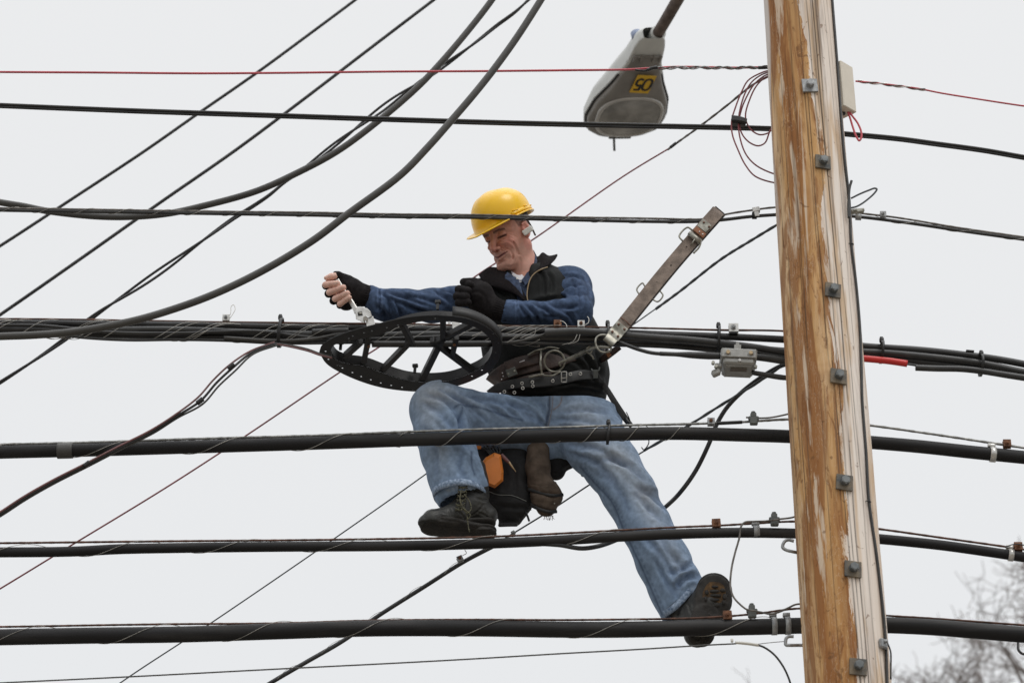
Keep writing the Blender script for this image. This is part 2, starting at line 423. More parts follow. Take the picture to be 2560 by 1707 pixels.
def folds(V, F, uv, L_, warp=2.8):
    """creases: (polyline px, width px, depth m) grooves (>0) or ridges (<0), real relief along the normals"""
    N = vnormals(V, F); off = np.zeros(len(V)); uv = uv+np.stack([vnoise(V, 22, 11)+.5*vnoise(V, 60, 12), vnoise(V, 22, 13)+.5*vnoise(V, 60, 14)], -1)*warp; face = np.clip(-(N@FV)*1.6+.3, 0, 1)
    for pl, wd, dp in L_:
        pl = cmr(np.array(pl, float), 5) if len(pl) > 2 else pl
        d, t = pdist(uv, pl); e = np.clip(np.minimum(t, 1-t)*5, 0, 1)
        off -= dp*np.exp(-(d/wd)**2)*(.25+.75*e)
        off += dp*.45*np.exp(-((d-1.9*wd)/wd)**2)*(.25+.75*e)
    return V+N*(off*face)[:, None]
def rng_(lo, hi, st): return np.arange(lo, hi+st, st)
def axis_(segs):
    """piecewise grid: [(start, step), ..., (end, None)]"""
    o = []
    for (a, st), (b, _) in zip(segs[:-1], segs[1:]):
        n = max(1, int(round((b-a)/st))); o.append(np.linspace(a, b, n, endpoint=False))
    return np.concatenate(o+[[segs[-1][0]]])

# ------------------------------------------------------------------ ground and road
def sheet_flat(name, x0, x1, y0, y1, z, m):
    b = MB(); nx = 24
    xs = np.linspace(x0, x1, nx); ys = np.linspace(y0, y1, nx)
    V = [[x, y, z] for x in xs for y in ys]; F = [[i*nx+j, (i+1)*nx+j, (i+1)*nx+j+1, i*nx+j+1] for i in range(nx-1) for j in range(nx-1)]
    b.add(V, F); o = b.build(name, m); tag(o, kind='structure'); return o
sheet_flat('ground', -600, 600, -400, 900, 0, M['ground'])
sheet_flat('road', -600, 600, 8.6, 15.5, .004, M['asphalt'])

# ------------------------------------------------------------------ utility pole
def wood():
    m = bpy.data.materials.new('pole_wood'); m.use_nodes = True; t = m.node_tree; N = t.nodes; b = N['Principled BSDF']; lk = t.links.new
    def nd(ty, **k):
        n = N.new(ty)
        for a, v in k.items(): setattr(n, a, v)
        return n
    def noise(sc_, st, det=5, rough=.55, dist=0):
        mp = nd('ShaderNodeMapping'); mp.inputs['Scale'].default_value = st; lk(tcn.outputs['Object'], mp.inputs[0])
        n = nd('ShaderNodeTexNoise'); n.inputs['Scale'].default_value = sc_; n.inputs['Detail'].default_value = det; n.inputs['Roughness'].default_value = rough; n.inputs['Distortion'].default_value = dist
        lk(mp.outputs[0], n.inputs[0]); return n.outputs['Fac']
    def ramp(src, els):
        r = nd('ShaderNodeValToRGB'); e = r.color_ramp; e.elements[0].position = els[0][0]; e.elements[0].color = (*els[0][1], 1); e.elements[1].position = els[-1][0]; e.elements[1].color = (*els[-1][1], 1)
        for p, c in els[1:-1]: e.elements.new(p).color = (*c, 1)
        lk(src, r.inputs[0]); return r.outputs[0]
    def mix(f, a, b_, mode='MIX'):
        n = nd('ShaderNodeMix', data_type='RGBA', blend_type=mode)
        if isinstance(f, float): n.inputs[0].default_value = f
        else: lk(f, n.inputs[0])
        for v, s_ in ((a, 6), (b_, 7)):
            if isinstance(v, tuple): n.inputs[s_].default_value = (*v, 1)
            else: lk(v, n.inputs[s_])
        return n.outputs[2]
    def math_(op, a, b_, cl=False):
        n = nd('ShaderNodeMath', operation=op); n.use_clamp = cl
        for v, i in ((a, 0), (b_, 1)):
            if isinstance(v, (int, float)): n.inputs[i].default_value = v
            else: lk(v, n.inputs[i])
        return n.outputs[0]
    tcn = nd('ShaderNodeTexCoord'); at = nd('ShaderNodeAttribute'); at.attribute_name = 'Col'
    sp = nd('ShaderNodeSeparateColor'); lk(at.outputs['Color'], sp.inputs[0])   # R: sapwood band, G: crack, B: weathered patch
    grain = noise(30, (1, 1, .035), 8, .65)
    grain2 = noise(11, (1, 1, .06), 6, .6, .4)
    big = noise(4.5, (1.6, 1.6, .38), 6, .62, .6)
    streak = noise(7.5, (1.3, 1.3, .1), 4, .5, .3)
    orange = ramp(grain2, [(.28, (.24, .10, .032)), (.40, (.42, .205, .072)), (.51, (.58, .335, .14)), (.64, (.76, .54, .32))])
    dk_n = noise(15, (1, 1, .11), 6, .6, .7)
    orange = mix(math_('MULTIPLY', ramp(dk_n, [(.47, (0, 0, 0)), (.53, (1, 1, 1))]), .75), orange, (.27, .105, .033))
    orange = mix(math_('MULTIPLY', ramp(noise(30, (1, 1, .28), 6, .7, .8), [(.56, (0, 0, 0)), (.61, (1, 1, 1))]), .6), orange, (.19, .075, .026))
    orange = mix(math_('MULTIPLY', ramp(big, [(.50, (0, 0, 0)), (.60, (1, 1, 1))]), .45), orange, (.30, .13, .045))
    lt_n = noise(17, (1, 1, .085), 6, .62, .5)
    orange = mix(math_('MULTIPLY', ramp(lt_n, [(.57, (0, 0, 0)), (.62, (1, 1, 1))]), .75), orange, (.74, .62, .48))
    # torn bark lines: thin light contours
    cn = noise(13, (1, 1, .16), 5, .7, 1.6)
    orange = mix(math_('MULTIPLY', ramp(cn, [(.482, (0, 0, 0)), (.49, (1, 1, 1)), (.498, (0, 0, 0))]), .38), orange, (.80, .66, .48))
    pale = ramp(grain2, [(.3, (.62, .52, .43)), (.45, (.80, .70, .61)), (.75, (.90, .84, .78))])
    greys = ramp(noise(12, (1.2, 1.2, .08), 6, .65, .4), [(.55, (0, 0, 0)), (.66, (1, 1, 1))])
    pale = mix(math_('MULTIPLY', greys, .5), pale, (.42, .35, .30))
    tanp = ramp(noise(10, (1.3, 1.3, .12), 5, .6, .5), [(.53, (0, 0, 0)), (.62, (1, 1, 1))])
    pale = mix(math_('MULTIPLY', tanp, .70), pale, (.58, .38, .20))
    wob = math_('ADD', sp.outputs[0], math_('MULTIPLY', math_('SUBTRACT', noise(7, (1.4, 1.4, .20), 8, .74, 1.2), .5), 2.6))
    sel = ramp(wob, [(.47, (0, 0, 0)), (.52, (1, 1, 1))])
    base = mix(sel, orange, pale)
    base = mix(math_('MULTIPLY', ramp(grain, [(.34, (1, 1, 1)), (.5, (0, 0, 0))]), .34), base, (.16, .085, .045))
    base = mix(sp.outputs[2], base, (.74, .72, .69))
    fine = ramp(noise(46, (1, 1, .014), 3, .5), [(.32, (1, 1, 1)), (.37, (0, 0, 0))])
    base = mix(math_('MULTIPLY', fine, .6), base, (.13, .08, .05))
    knot = ramp(noise(26, (1, 1, .8), 3, .5, 1.0), [(.665, (0, 0, 0)), (.70, (1, 1, 1))])
    base = mix(math_('MULTIPLY', knot, .6), base, (.16, .075, .03))
    base = mix(sp.outputs[1], base, (.028, .018, .012))
    lk(base, b.inputs['Base Color']); b.inputs['Roughness'].default_value = .8; b.inputs['Specular IOR Level'].default_value = .25
    h = math_('ADD', grain, math_('MULTIPLY', grain2, 1.2)); h = math_('SUBTRACT', h, math_('MULTIPLY', fine, .6))
    bp = nd('ShaderNodeBump'); bp.inputs['Strength'].default_value = .38; bp.inputs['Distance'].default_value = .006; lk(h, bp.inputs['Height']); lk(bp.outputs[0], b.inputs['Normal'])
    return m
PY = 7.12
PA, PB = W(1994.5, 0, PY), W(2120.5, 1707, PY)
pdir = (PA-PB)/(PA[2]-PB[2])
def pole_c(z): return PB+pdir*(z-PB[2])
wid = [(0, 172), (600, 191), (780, 195), (1178, 206), (1707, 216)]
zz = []; rr_ = []
for y, wd in wid:
    c = W(1994.5+126*y/1707, y, PY); zz.append(c[2]); rr_.append(wd/2*mpp(c)*.995)
zz, rr_ = np.array(zz[::-1]), np.array(rr_[::-1])
def pole_r(z):
    s = (rr_[-1]-rr_[0])/(zz[-1]-zz[0]); return np.where(z > zz[-1], rr_[-1]+s*(z-zz[-1]), np.where(z < zz[0], rr_[0]+s*(z-zz[0])*.8, np.interp(z, zz, rr_)))
pole = thing('utility_pole', 'round orange and pale wooden utility pole with a column of square bolt plates', 'utility pole', (pole_c(0)[0], pole_c(0)[1], 0))
nseg, z0, z1 = 300, 0.0, 8.6
zs = np.r_[np.linspace(0, 4.0, 60), np.arange(4.005, 7.6, .008), np.linspace(7.61, z1, 30)]
an = np.arange(nseg)*2*np.pi/nseg
Zg, Ag = np.meshgrid(zs, an, indexing='ij'); C0 = PB+pdir*(Zg[..., None]-PB[2]); R0 = pole_r(Zg)
# angle: 0 faces the camera side (-Y), positive to the right
P3 = np.stack([np.sin(Ag), -np.cos(Ag), Zg*.25], -1).reshape(-1, 3)
lump = vnoise(P3, 2.2, 3).reshape(Zg.shape)*.0026+vnoise(P3*np.array([1, 1, 4]), 6, 5).reshape(Zg.shape)*.0010
def wrap(a): return (a+np.pi) % (2*np.pi)-np.pi
crack = np.zeros_like(Zg); rs = random.Random(5)
cr_list = [(.16, 3.9, 8.6, .55), (.34, 5.3, 7.9, .8), (-.12, 6.3, 8.6, .5), (.05, 4.2, 5.6, .6), (.52, 4.0, 6.1, .5), (-.35, 4.0, 5.4, .4), (.28, 4.0, 5.3, .7), (.9, 4.2, 7.4, .35), (-.6, 5.2, 6.7, .35), (.72, 5.5, 7.3, .4), (-.05, 5.5, 6.7, .6), (.42, 6.4, 8.6, .55)]
for i in range(46): a = rs.uniform(-1.35, 1.35); l = rs.uniform(.12, .8); c = rs.uniform(4.1, 7.4); cr_list.append((a, c-l/2, c+l/2, rs.uniform(.2, .5)))
for a0, c0, c1, wgt in cr_list:
    wv = a0+(Zg-5.8)*-.045+.018*np.sin(Zg*3.1+a0*9)+.006*np.sin(Zg*11+a0*5)
    dd = np.abs(wrap(Ag-wv))*R0; e = np.clip(np.minimum(Zg-c0, c1-Zg)/.12, 0, 1)
    crack = np.maximum(crack, e*wgt*np.exp(-(dd/(.0008+.0015*wgt))**2))
Rr = R0+lump-crack*.0032
V = C0+np.stack([np.sin(Ag)*Rr, -np.cos(Ag)*Rr, np.zeros_like(Rr)], -1)
# pale sapwood band on the right, wider at the top, and a sliver down the left edge
bnd = np.interp(Zg, [3.5, 4.6, 5.2, 5.75, 6.1, 6.5, 7.1, 8.5], [.12, .13, .12, .08, .20, .20, .02, .0])
bnd = bnd+.10*np.sin(Zg*2.3+1.2)+.06*np.sin(Zg*6.1)+.035*np.sin(Zg*14+1)
a_ = wrap(Ag); sap = np.clip(.5+(np.sin(a_)-bnd)*1.9, 0, 1); sap = np.where(np.cos(a_) < -.2, .9, sap)
patch = np.zeros_like(Zg)
lft = np.clip((-np.sin(a_)-(.955-.05*np.clip(Zg-6.6, 0, 1)+.03*np.sin(Zg*7)))*30, 0, 1)*np.clip((Zg-5.9)*2, 0, 1); patch = np.maximum(patch, lft*.75)
attr = np.stack([sap, np.clip(crack*1.5, 0, 1), patch], -1).reshape(-1, 3)
i = np.arange(len(zs)-1)[:, None]*nseg; j = np.arange(nseg)[None]; k_ = (j+1) % nseg
F = np.stack([i+j, i+k_, i+nseg+k_, i+nseg+j], -1).reshape(-1, 4)
b = MB(); b.add(V.reshape(-1, 3), F); b.F.append(list(range((len(zs)-1)*nseg, len(zs)*nseg)))
b.build('shaft', wood(), pole, attr=attr)
PZ = np.array([0, 0, 1.])
def on_pole(px, py, lift=0.0):
    """point on the pole's near surface seen at photo pixel, its outward normal"""
    d = FV*FPX+RV*(px-CX)+UV*(CY-py); d = d/d[1]
    t = PY-.2
    for _ in range(200):
        P = CAM+d*t; c = pole_c(P[2]); r = float(pole_r(P[2]))
        if np.hypot(*(P-c)[:2]) < r: break
        t += .001
    n = nrm(np.array([*(P-c)[:2], 0])); return P+n*lift, n
for n_, (px, py, rot, bm) in enumerate([(2024, 217, 3, 'galv'), (2056, 408, -3, 'galv'), (2081, 728, -6, 'galv'), (2095, 943, -5, 'rp'), (2110, 1208, -6, 'rp'), (2131, 1424, -4, 'rp'), (2144, 1668, -4, 'rp')]):
    P, n = on_pole(px, py); n = nrm(n*.8+np.array([.05, -.25, 0])); u = nrm(np.cross(PZ, n)); a = math.radians(rot)
    u2 = u*math.cos(a)+PZ*math.sin(a); v2 = np.cross(n, u2)
    if 'platemix' not in M: M['platemix'] = mat('weathered_plate', (.10, .105, .105), .6, .3, 22, .3, 150, metal=.2, c2=(.22, .17, .11)); M['bolt'] = mat('bolt_steel', (.17, .185, .19), .5, .25, 40, metal=.4, c2=(.2, .21, .21))
    mm = M['galv'] if py < 300 else M['platemix']
    b = MB(); b.box(P+n*.006, (u2, v2, n), (.0275, .0275, .004), .001); pl = b.build('bolt_plate', mm, pole, smooth=False)
    b = MB(); q = P+n*.010+v2*.002; b.cyl(q, q+n*.003, .0145, 16); b.cyl(q+n*.003, q+n*.018, .0150, 6)
    b.cyl(q+n*.018, q+n*.0195, .0125, 12, .011); b.build('bolt', M['galv'] if py < 300 else M['bolt'], pl, smooth=False)

# wire stapled down the pole
pts = [(2077, 0), (2092, 191), (2100, 306), (2108, 400), (2119, 496), (2122, 553), (2125, 614), (2136, 706), (2146, 821), (2150, 920), (2152, 1000), (2162, 1135), (2169, 1253), (2187, 1383), (2205, 1541), (2211, 1620), (2214, 1707), (2219, 1800)]
S = []
for px, py in pts: P, n = on_pole(px, py); S.append(P+n*.006)
S = cmr(S, 8); dz = nrm(S[-1]-S[-2]); S = np.vstack([[S[0]+nrm(S[0]-S[1])*.8], S])
rw = thing('pole_riser_wire', 'thin black wire stapled down the right side of the wooden pole', 'wire', S[len(S)//2])
b = MB(); b.tube(S, .0046, 8); b.build('wire', M['cable2'], rw)
for px, py in ((2125, 612), (2168, 1255)):
    P, n = on_pole(px, py); u = nrm(np.cross(PZ, n)); b = MB()
    b.tube(cmr([P-u*.009-n*.002, P-u*.008+n*.008, P+n*.012, P+u*.008+n*.008, P+u*.009-n*.002], 4), .0017, 6); b.build('staple', M['black'], rw)
P, n = on_pole(2206, 1612); u = nrm(np.cross(PZ, n))
cg = thing('conduit_clamp', 'small grey clamp gripping the thin wires low on the right edge of the pole', 'clamp', P)
b = MB(); b.box(P+n*.008-u*.008, (u, PZ, n), (.016, .016, .008), .004); b.build('clamp_body', M['galv'], cg, smooth=False)
b = MB(); b.cyl(P+n*.014-u*.012+PZ*.004, P+n*.026-u*.012+PZ*.004, .006, 8); b.build('bolt', M['galv'], cg)
b = MB(); b.tube(cmr([P+n*.012+u*.006+PZ*.015, P+n*.018+u*.016-PZ*.02, P+n*.012+u*.022-PZ*.06, P+n*.008+u*.02-PZ*.11], 5), .003, 6); b.build('wire_tail', M['cable2'], cg)

# ------------------------------------------------------------------ hardware builders (parts of the cable they grip)
def plate_clamp(px, py, Y, m, parent, size=.012, tail=None, bolt='rust', rot=0):
    c = W(px, py, Y); a = math.radians(rot); u = np.array([math.cos(a), 0, math.sin(a)]); v = np.array([-math.sin(a), 0, math.cos(a)]); n = np.array([0, -1., 0])
    b = MB(); b.box(c, (u, v, n), (size, size, .0028), .0008); b.box(c+np.array([0, .012, -.002]), (u, v, n), (size, size, .0028), .0008)
    o = b.build('strand_clamp', M[m], parent, smooth=False)
    b = MB(); b.cyl(c+n*.003-u*.001, c+n*.0065-u*.001, size*.55, 6); b.cyl(c+n*.0065, c+n*.014-v*.001, size*.3, 8); b.build('clamp_bolt', M['rustplate' if bolt == 'rust' else 'galv'], o, smooth=False)
    if tail:
        b = MB(); b.tube(cmr([W(x, y, Y-.004) for x, y in tail], 6), .0013, 5); b.build('wire_tail', M['white'] if m != 'galv' else M['lash'], o)
    return o
def band(px, py, Y, rz, m, parent, w_=.009, name='cable_band', th=.002, slope=0, lug=True):
    """metal strap wrapped round a cable, with a bolted lug on the strand above"""
    c = W(px, py, Y); b = MB(); T = nrm([1, 0, slope]); a = np.linspace(0, 2*np.pi, 25); Zx = np.cross(T, [0, 1, 0])*-1
    rows = []
    for s_ in (-w_, w_):
        rows.append([c+T*s_+Zx*(-math.cos(t)*-rz)*-1+np.array([0, 1., 0])*rz*math.sin(t) for t in a])
    n = len(a); V = []; F = []
    for rr in (0, th):
        for s_ in (-w_, w_):
            for t in a: V.append(c+T*s_+Zx*math.cos(t)*(rz+rr)+np.array([0, 1., 0])*math.sin(t)*(rz+rr))
    for i in range(n-1):
        F += [[2*n+i, 2*n+i+1, 3*n+i+1, 3*n+i], [i, n+i, n+i+1, i+1], [i, i+1, 2*n+i+1, 2*n+i], [n+i, 3*n+i, 3*n+i+1, n+i+1]]
    b.add(V, F)
    if lug: b.box(c+np.array([-.002, -.002, rz+.008]), (T, (0, 1, 0), Zx), (w_*1.3, .008, .006), .001)
    return b.build(name, M[m], parent)
def tie(px, py0, py1, Y, ry, parent, w_=.0045, head=True):
    a = W(px, py0, Y); c = W(px, py1, Y); m_ = (a+c)/2; hz = np.linalg.norm(a-c)/2; t = np.linspace(0, 2*np.pi, 29); b = MB()
    for k in range(len(t)-1): pass
    S = np.array([m_+np.array([0.004*math.sin(q), -ry*math.cos(q), hz*math.sin(q)]) for q in t]); V = []; F = []; n = len(t)
    for s_ in (-w_, w_):
        for rr in (1.0, 1.07): V += [m_+(p-m_)*rr+np.array([s_, 0, 0]) for p in S]
    for i in range(n-1): F += [[n+i, n+i+1, 3*n+i+1, 3*n+i], [i, 2*n+i, 2*n+i+1, i+1], [i, i+1, n+i+1, n+i], [2*n+i, 3*n+i, 3*n+i+1, 2*n+i+1]]
    b.add(V, F)
    if head: b.box(a+np.array([0, -.004, .007]), ((1, 0, 0), (0, 1, 0), (0, 0, 1)), (.0075, .008, .0075), .002); b.box(a+np.array([.0, -.004, .0165]), ((1, 0, 0), (0, 1, 0), (0, 0, 1)), (.0055, .005, .003), .001)
    return b.build('cable_tie', M['black'], parent)
def connector(px, py, Y, parent, h=.024, w_=.0135):
    c = W(px, py, Y); A = ((1, 0, 0), (0, 1, 0), (0, 0, 1)); b = MB()
    b.box(c-np.array([0, 0, h*.25]), A, (w_, .009, h*.62), .003); b.box(c+np.array([0, 0, h*.15]), A, (w_*1.35, .007, h*.3), .003); b.box(c+np.array([0, 0, h*.62]), A, (w_*.75, .008, h*.35), .002); b.cyl(c+np.array([0, 0, h*.9]), c+np.array([0, 0, h*1.2]), w_*.6, 6)
    return b.build('wire_connector', M['midgrey'], parent, smooth=False)
YC = 7.30
G1 = 'aerial cables strung past the utility pole'
def cable(name, label, S, r, m, parent=None, group=G1, n=12, lobes=None, cat='cable'):
    b = MB(); b.tube(S, r, n, lobes); o = b.build(name, M[m], parent)
    if parent is None: tag(o, label, cat, group)
    return o
def cthing(label, S, cat='cable', name='aerial_cable', group=G1): return thing(name, label, cat, S[len(S)//2], group)
X2 = (2.5, 2.5)

# A: red drop wire, twisted dead-end by the pole, comes out of the beige box on the far side
pl = path([(-100, 165), (0, 166), (200, 167), (450, 169), (640, 168), (900, 165), (1100, 164), (1300, 162), (1450, 160), (1510, 156), (1560, 154), (1700, 156), (1757, 155), (1850, 158)], 7.27, ov=True, ext=(2.5, 0))
t = cthing('red wire stretched across the top of the picture to a twisted end at the pole', pl, 'wire', 'red_wire')
cable('wire', '', pl, .0042, 'red', t)
S = resamp(path([(1640, 171), (1700, 170), (1850, 170), (1925, 168)], 7.262), .004); b = MB()
for ph, mm in ((0, 'galv'), (2.2, 'strandmid')):
    b = MB(); b.helix(S, .0046, .085, .0028, ph); b.build('guy_grip', M[mm], t)
b = MB(); b.tube(path([(1588, 175), (1600, 177), (1615, 177), (1632, 170), (1640, 166)], 7.262), .004, 7); b.tube(path([(1618, 176), (1630, 171), (1644, 169)], 7.256), .0065, 8); b.build('end_clip', M['black'], t)
b = MB(); b.tube(path([(1896, 170), (1925, 169)], 7.262), .0066, 8); b.build('end_sleeve', M['black'], t)
pl = path([(1965, 187), (2010, 191), (2060, 197), (2110, 204), (2160, 214), (2240, 227), (2352, 244), (2450, 256)], 7.2, ov=True, ext=(0, 2.5))
t = cthing('thin red wire leaving the beige box towards the right edge', pl, 'wire', 'red_wire')
cable('wire', '', pl, .0032, 'red', t)
S = resamp(path([(1970, 187), (2030, 194), (2060, 198), (2125, 207)], 7.2, ov=True), .004)
for ph, mm in ((0, 'silver'), (2.2, 'strandmid')):
    b = MB(); b.helix(S, .0036, .09, .0024, ph); b.build('guy_grip', M[mm], t)

# B: figure-of-eight pair
ps = [(-100, 239), (0, 243), (300, 255), (600, 265), (900, 275), (1170, 283), (1400, 288), (1765, 296), (1860, 301), (1940, 308), (2060, 319), (2150, 331), (2260, 346), (2352, 362), (2450, 378)]
pl = path([(x, y-3.2) for x, y in ps], 7.295, ov=True, ext=X2); pl2 = path([(x, y+3.0) for x, y in ps], 7.30, ov=True, ext=X2)
t = cthing('pair of parallel black cables passing just under the street lamp', pl)
cable('cable_jacket', '', pl, .0052, 'cable2', t); cable('cable_jacket', '', pl2, .0054, 'cable', t)

# C: lashed strand and cable in front of the helmet
ps = [(-100, 480), (0, 483), (250, 487), (500, 491), (700, 494), (900, 498), (1100, 500), (1300, 505), (1500, 509), (1600, 509), (1660, 505), (1720, 498), (1790, 493), (1880, 490), (1960, 497), (2000, 501), (2100, 514), (2200, 529), (2300, 543), (2352, 550), (2450, 565)]
pl = path(ps, YC, ov=True, ext=X2)
ss = [(-100, 475), (0, 478), (250, 482), (500, 486), (700, 488), (900, 492), (1100, 494), (1300, 499), (1500, 502), (1600, 504), (1625, 502), (1670, 492), (1720, 484), (1790, 476), (1880, 480), (1965, 489), (2060, 500), (2200, 523), (2352, 545), (2450, 560)]
sl2 = path(ss, YC-.003, ov=True, ext=X2)
t = cthing('black cable lashed to a thin strand, passing in front of the yellow hard hat', pl)
cable('cable_jacket', '', pl, .0062, 'cable2', t); cable('messenger_strand', '', resamp(sl2, .012), .0036, 'strandmid', t, lobes=(6, .15, .06), n=12)
b = MB(); b.helix(path(ps[:11], YC, ov=True, ext=(2.5, 0)), .0078, .135, .0009, 0, 1.35, .003); b.build('lashing_wire', M['lash'], t)
b = MB(); b.helix(path(ps[15:], YC, ov=True, ext=(0, 2.5)), .0078, .2, .0009, 1, 1.3, .003); b.build('lashing_wire', M['lash'], t)
o = band(1886, 539, 7.295, .0115, 'black', t, .008, lug=False); b = MB(); c = W(1890, 526, 7.285); b.box(c, ((1, 0, .2), (0, 1, 0), (-.2, 0, 1)), (.013, .010, .009), .001); b.box(c+np.array([.001, -.006, -.016]), ((1, 0, .1), (0, 1, 0), (-.1, 0, 1)), (.008, .002, .012)); b.build('clip', M['silver'], o, smooth=False)
band(2146, 542, 7.27, .011, 'galv', t, .010, slope=-.1); plate_clamp(2208, 535, 7.285, 'galv', t, .011, bolt='g')
b = MB(); P, n = on_pole(2127, 530)
b.box(P+n*.012+np.array([.012, 0, 0]), ((1, 0, .1), (0, 1, 0), (-.1, 0, 1)), (.022, .009, .007), .002); b.cyl(P+n*.02+np.array([-.01, 0, -.002]), P+n*.034+np.array([-.01, 0, -.002]), .008, 6); b.cyl(P+n*.02+np.array([.018, 0, .003]), P+n*.03+np.array([.018, 0, .003]), .006, 6)
tag(b.build('pole_bracket', M['agedsteel'], smooth=False), 'rusty little bracket on the right edge of the pole holding the lashed cable end', 'bracket')
b = MB(); b.tube(path([(2129, 452), (2124, 470), (2122, 495), (2121, 522), (2122, 545)], 7.02), .0045, 8); tag(b.build('wire_stub', M['cable2']), 'short black wire stub standing up at the right edge of the pole', 'wire')
b = MB(); b.tube(path([(2128, 496), (2150, 485), (2172, 476), (2187, 471), (2192, 473), (2187, 482), (2170, 498), (2152, 511), (2140, 517), (2128, 520)], 7.10), .0034, 8); tag(b.build('wire_loop', M['thingrey']), 'grey wire loop sticking out to the right of the pole', 'wire')

# D: big lashed bundle in front of his chest
tb = thing('cable_bundle', 'thick bundle of black cables lashed together in front of the man\'s chest', 'cable bundle', W(1000, 835, YC), G1)
def bun(pts, r, m, Y=YC, ext=X2, name='cable_jacket', n=12, lobes=None):
    b = MB(); b.tube(path(pts, Y, ext=ext), r, n, lobes); return b.build(name, M[m], tb)
bun([(-100, 806), (0, 807), (200, 809), (476, 813), (800, 819), (1100, 823), (1300, 826), (1500, 830), (1650, 836), (1800, 841), (1968, 849), (2060, 855), (2165, 866), (2300, 875), (2420, 888), (2500, 899), (2600, 918)], .0125, 'cable')
bun([(-100, 821), (0, 822), (200, 826), (420, 824), (700, 834), (900, 838), (1100, 836), (1400, 846), (1650, 850), (1800, 862), (1968, 878), (2060, 880), (2165, 880), (2300, 890), (2450, 908), (2560, 930), (2650, 944)], .0125, 'cable2', 7.288)
bun([(-100, 836), (0, 836), (230, 836), (476, 842), (700, 846), (950, 848), (1200, 850), (1400, 856), (1650, 862), (1800, 874), (1968, 886), (2080, 890), (2165, 890), (2300, 904), (2450, 922), (2560, 938), (2650, 950)], .0118, 'cable', 7.305)
bun([(-100, 848), (0, 846), (110, 834), (160, 838), (210, 844), (320, 850), (440, 849), (560, 851), (700, 858), (900, 856), (1200, 856), (1500, 860)], .0052, 'cable2', 7.285, ext=(2.5, 0))
bun([(-100, 815), (100, 814), (260, 830), (450, 833), (640, 828), (760, 842), (880, 847), (1000, 845), (1150, 840), (1300, 842), (1500, 838)], .0062, 'cable2', 7.277, ext=(2.5, 0))
bun([(560, 844), (700, 852), (790, 846), (860, 832), (900, 828), (960, 832)], .0062, 'greycable', 7.272, ext=None)
bun([(780, 830), (820, 828), (872, 826)], .011, 'cable2', 7.272, ext=None)
bun([(930, 860), (1000, 860), (1100, 860), (1230, 859)], .0115, 'cable2', 7.262, ext=None)
bun([(1262, 857), (1300, 852), (1340, 842), (1372, 832)], .0045, 'greycable', 7.262, ext=None)
# split duct over the bundle, open at its left end
duct = path([(1362, 832), (1400, 830), (1440, 829), (1500, 832), (1540, 836), (1600, 841), (1650, 845), (1720, 850), (1800, 858), (1880, 868), (1968, 882), (2060, 892), (2110, 900)], 7.255)
b = MB(); b.tube(duct, [.0150, .0145, .0130, .0130, .0135, .012], 14, cap=False); b.tube(duct, [.0130, .0125, .0110, .011, .0115, .01], 14); b.build('split_duct', M['greycable' if 0 else 'cable2'], tb)
bun([(-100, 796), (0, 797), (204, 799), (476, 804), (800, 808), (1000, 810), (1256, 815), (1380, 816), (1550, 819), (1650, 821), (1796, 825), (1968, 828), (2060, 840)], .0036, 'rust', 7.297, ext=(2.5, 0), name='messenger_strand', n=12, lobes=(6, .15, .06))
cl = path([(-100, 822), (0, 824), (300, 826), (700, 836), (1000, 838), (1300, 842), (1350, 843)], 7.29, ext=(2.5, 0))
for ph, pt, rz in ((0, .335, .034), (.5, .33, .032), (2.6, .34, .033), (3.3, .325, .034), (5.3, .37, .031)):
    b = MB(); b.helix(cl, .030, pt, .0011, ph, rz/.030*1.08, .002); b.build('lashing_wire', M['lash'], tb)
for q, (a, c) in enumerate([(1262, 1308), (1266, 1330), (1268, 1352), (1300, 1372), (1180, 1225)]):
    b = MB(); y = (834, 840, 856, 846, 840)[q]; b.tube(path([(a, y), ((a+c)/2, 826+q), (c, 815), (c+30, 813)], 7.255), .0012, 5); b.build('loose_lashing', M['lash'], tb)
for a, y0_, c, y1_ in ((1443, 836, 1405, 862), (1450, 836, 1420, 860), (1340, 820, 1312, 846)):
    b = MB(); b.tube(path([(a, y0_), ((a+c)/2+9, (y0_+y1_)/2+4), (c, y1_)], 7.238), .0010, 5); b.build('loose_lashing', M['lash'], tb)
tie(701, 800, 864, 7.285, .042, tb, .006); tie(1519, 815, 872, 7.28, .046, tb); tie(1796, 820, 880, 7.28, .046, tb); tie(2204, 856, 904, 7.285, .040, tb, .005); tie(2453, 890, 936, 7.285, .040, tb, .005)
b = MB(); b.box(W(2425, 878, 7.27), ((1, 0, -.1), (0, 1, 0), (.1, 0, 1)), (.014, .006, .003), .001); b.build('cable_tie', M['black'], tb)
plate_clamp(565, 794, 7.29, 'silver', tb, .0125, [(575, 795), (582, 785), (588, 772), (584, 762), (578, 766), (577, 780), (575, 788)], bolt='g')
plate_clamp(1394, 808, 7.262, 'rustplate', tb, .0135, [(1400, 802), (1408, 804), (1416, 812), (1417, 818)])
plate_clamp(1453, 809, 7.262, 'silver', tb, .0125, [(1463, 812), (1471, 806), (1472, 796), (1468, 791)])
plate_clamp(1834, 819, 7.275, 'silver', tb, .017, bolt='g')
b = MB(); b.box(W(1833, 832, 7.285), ((1, 0, 0), (0, 1, 0), (0, 0, 1)), (.014, .012, .008), .001); b.build('clamp_spacer', M['black'], tb, smooth=False)
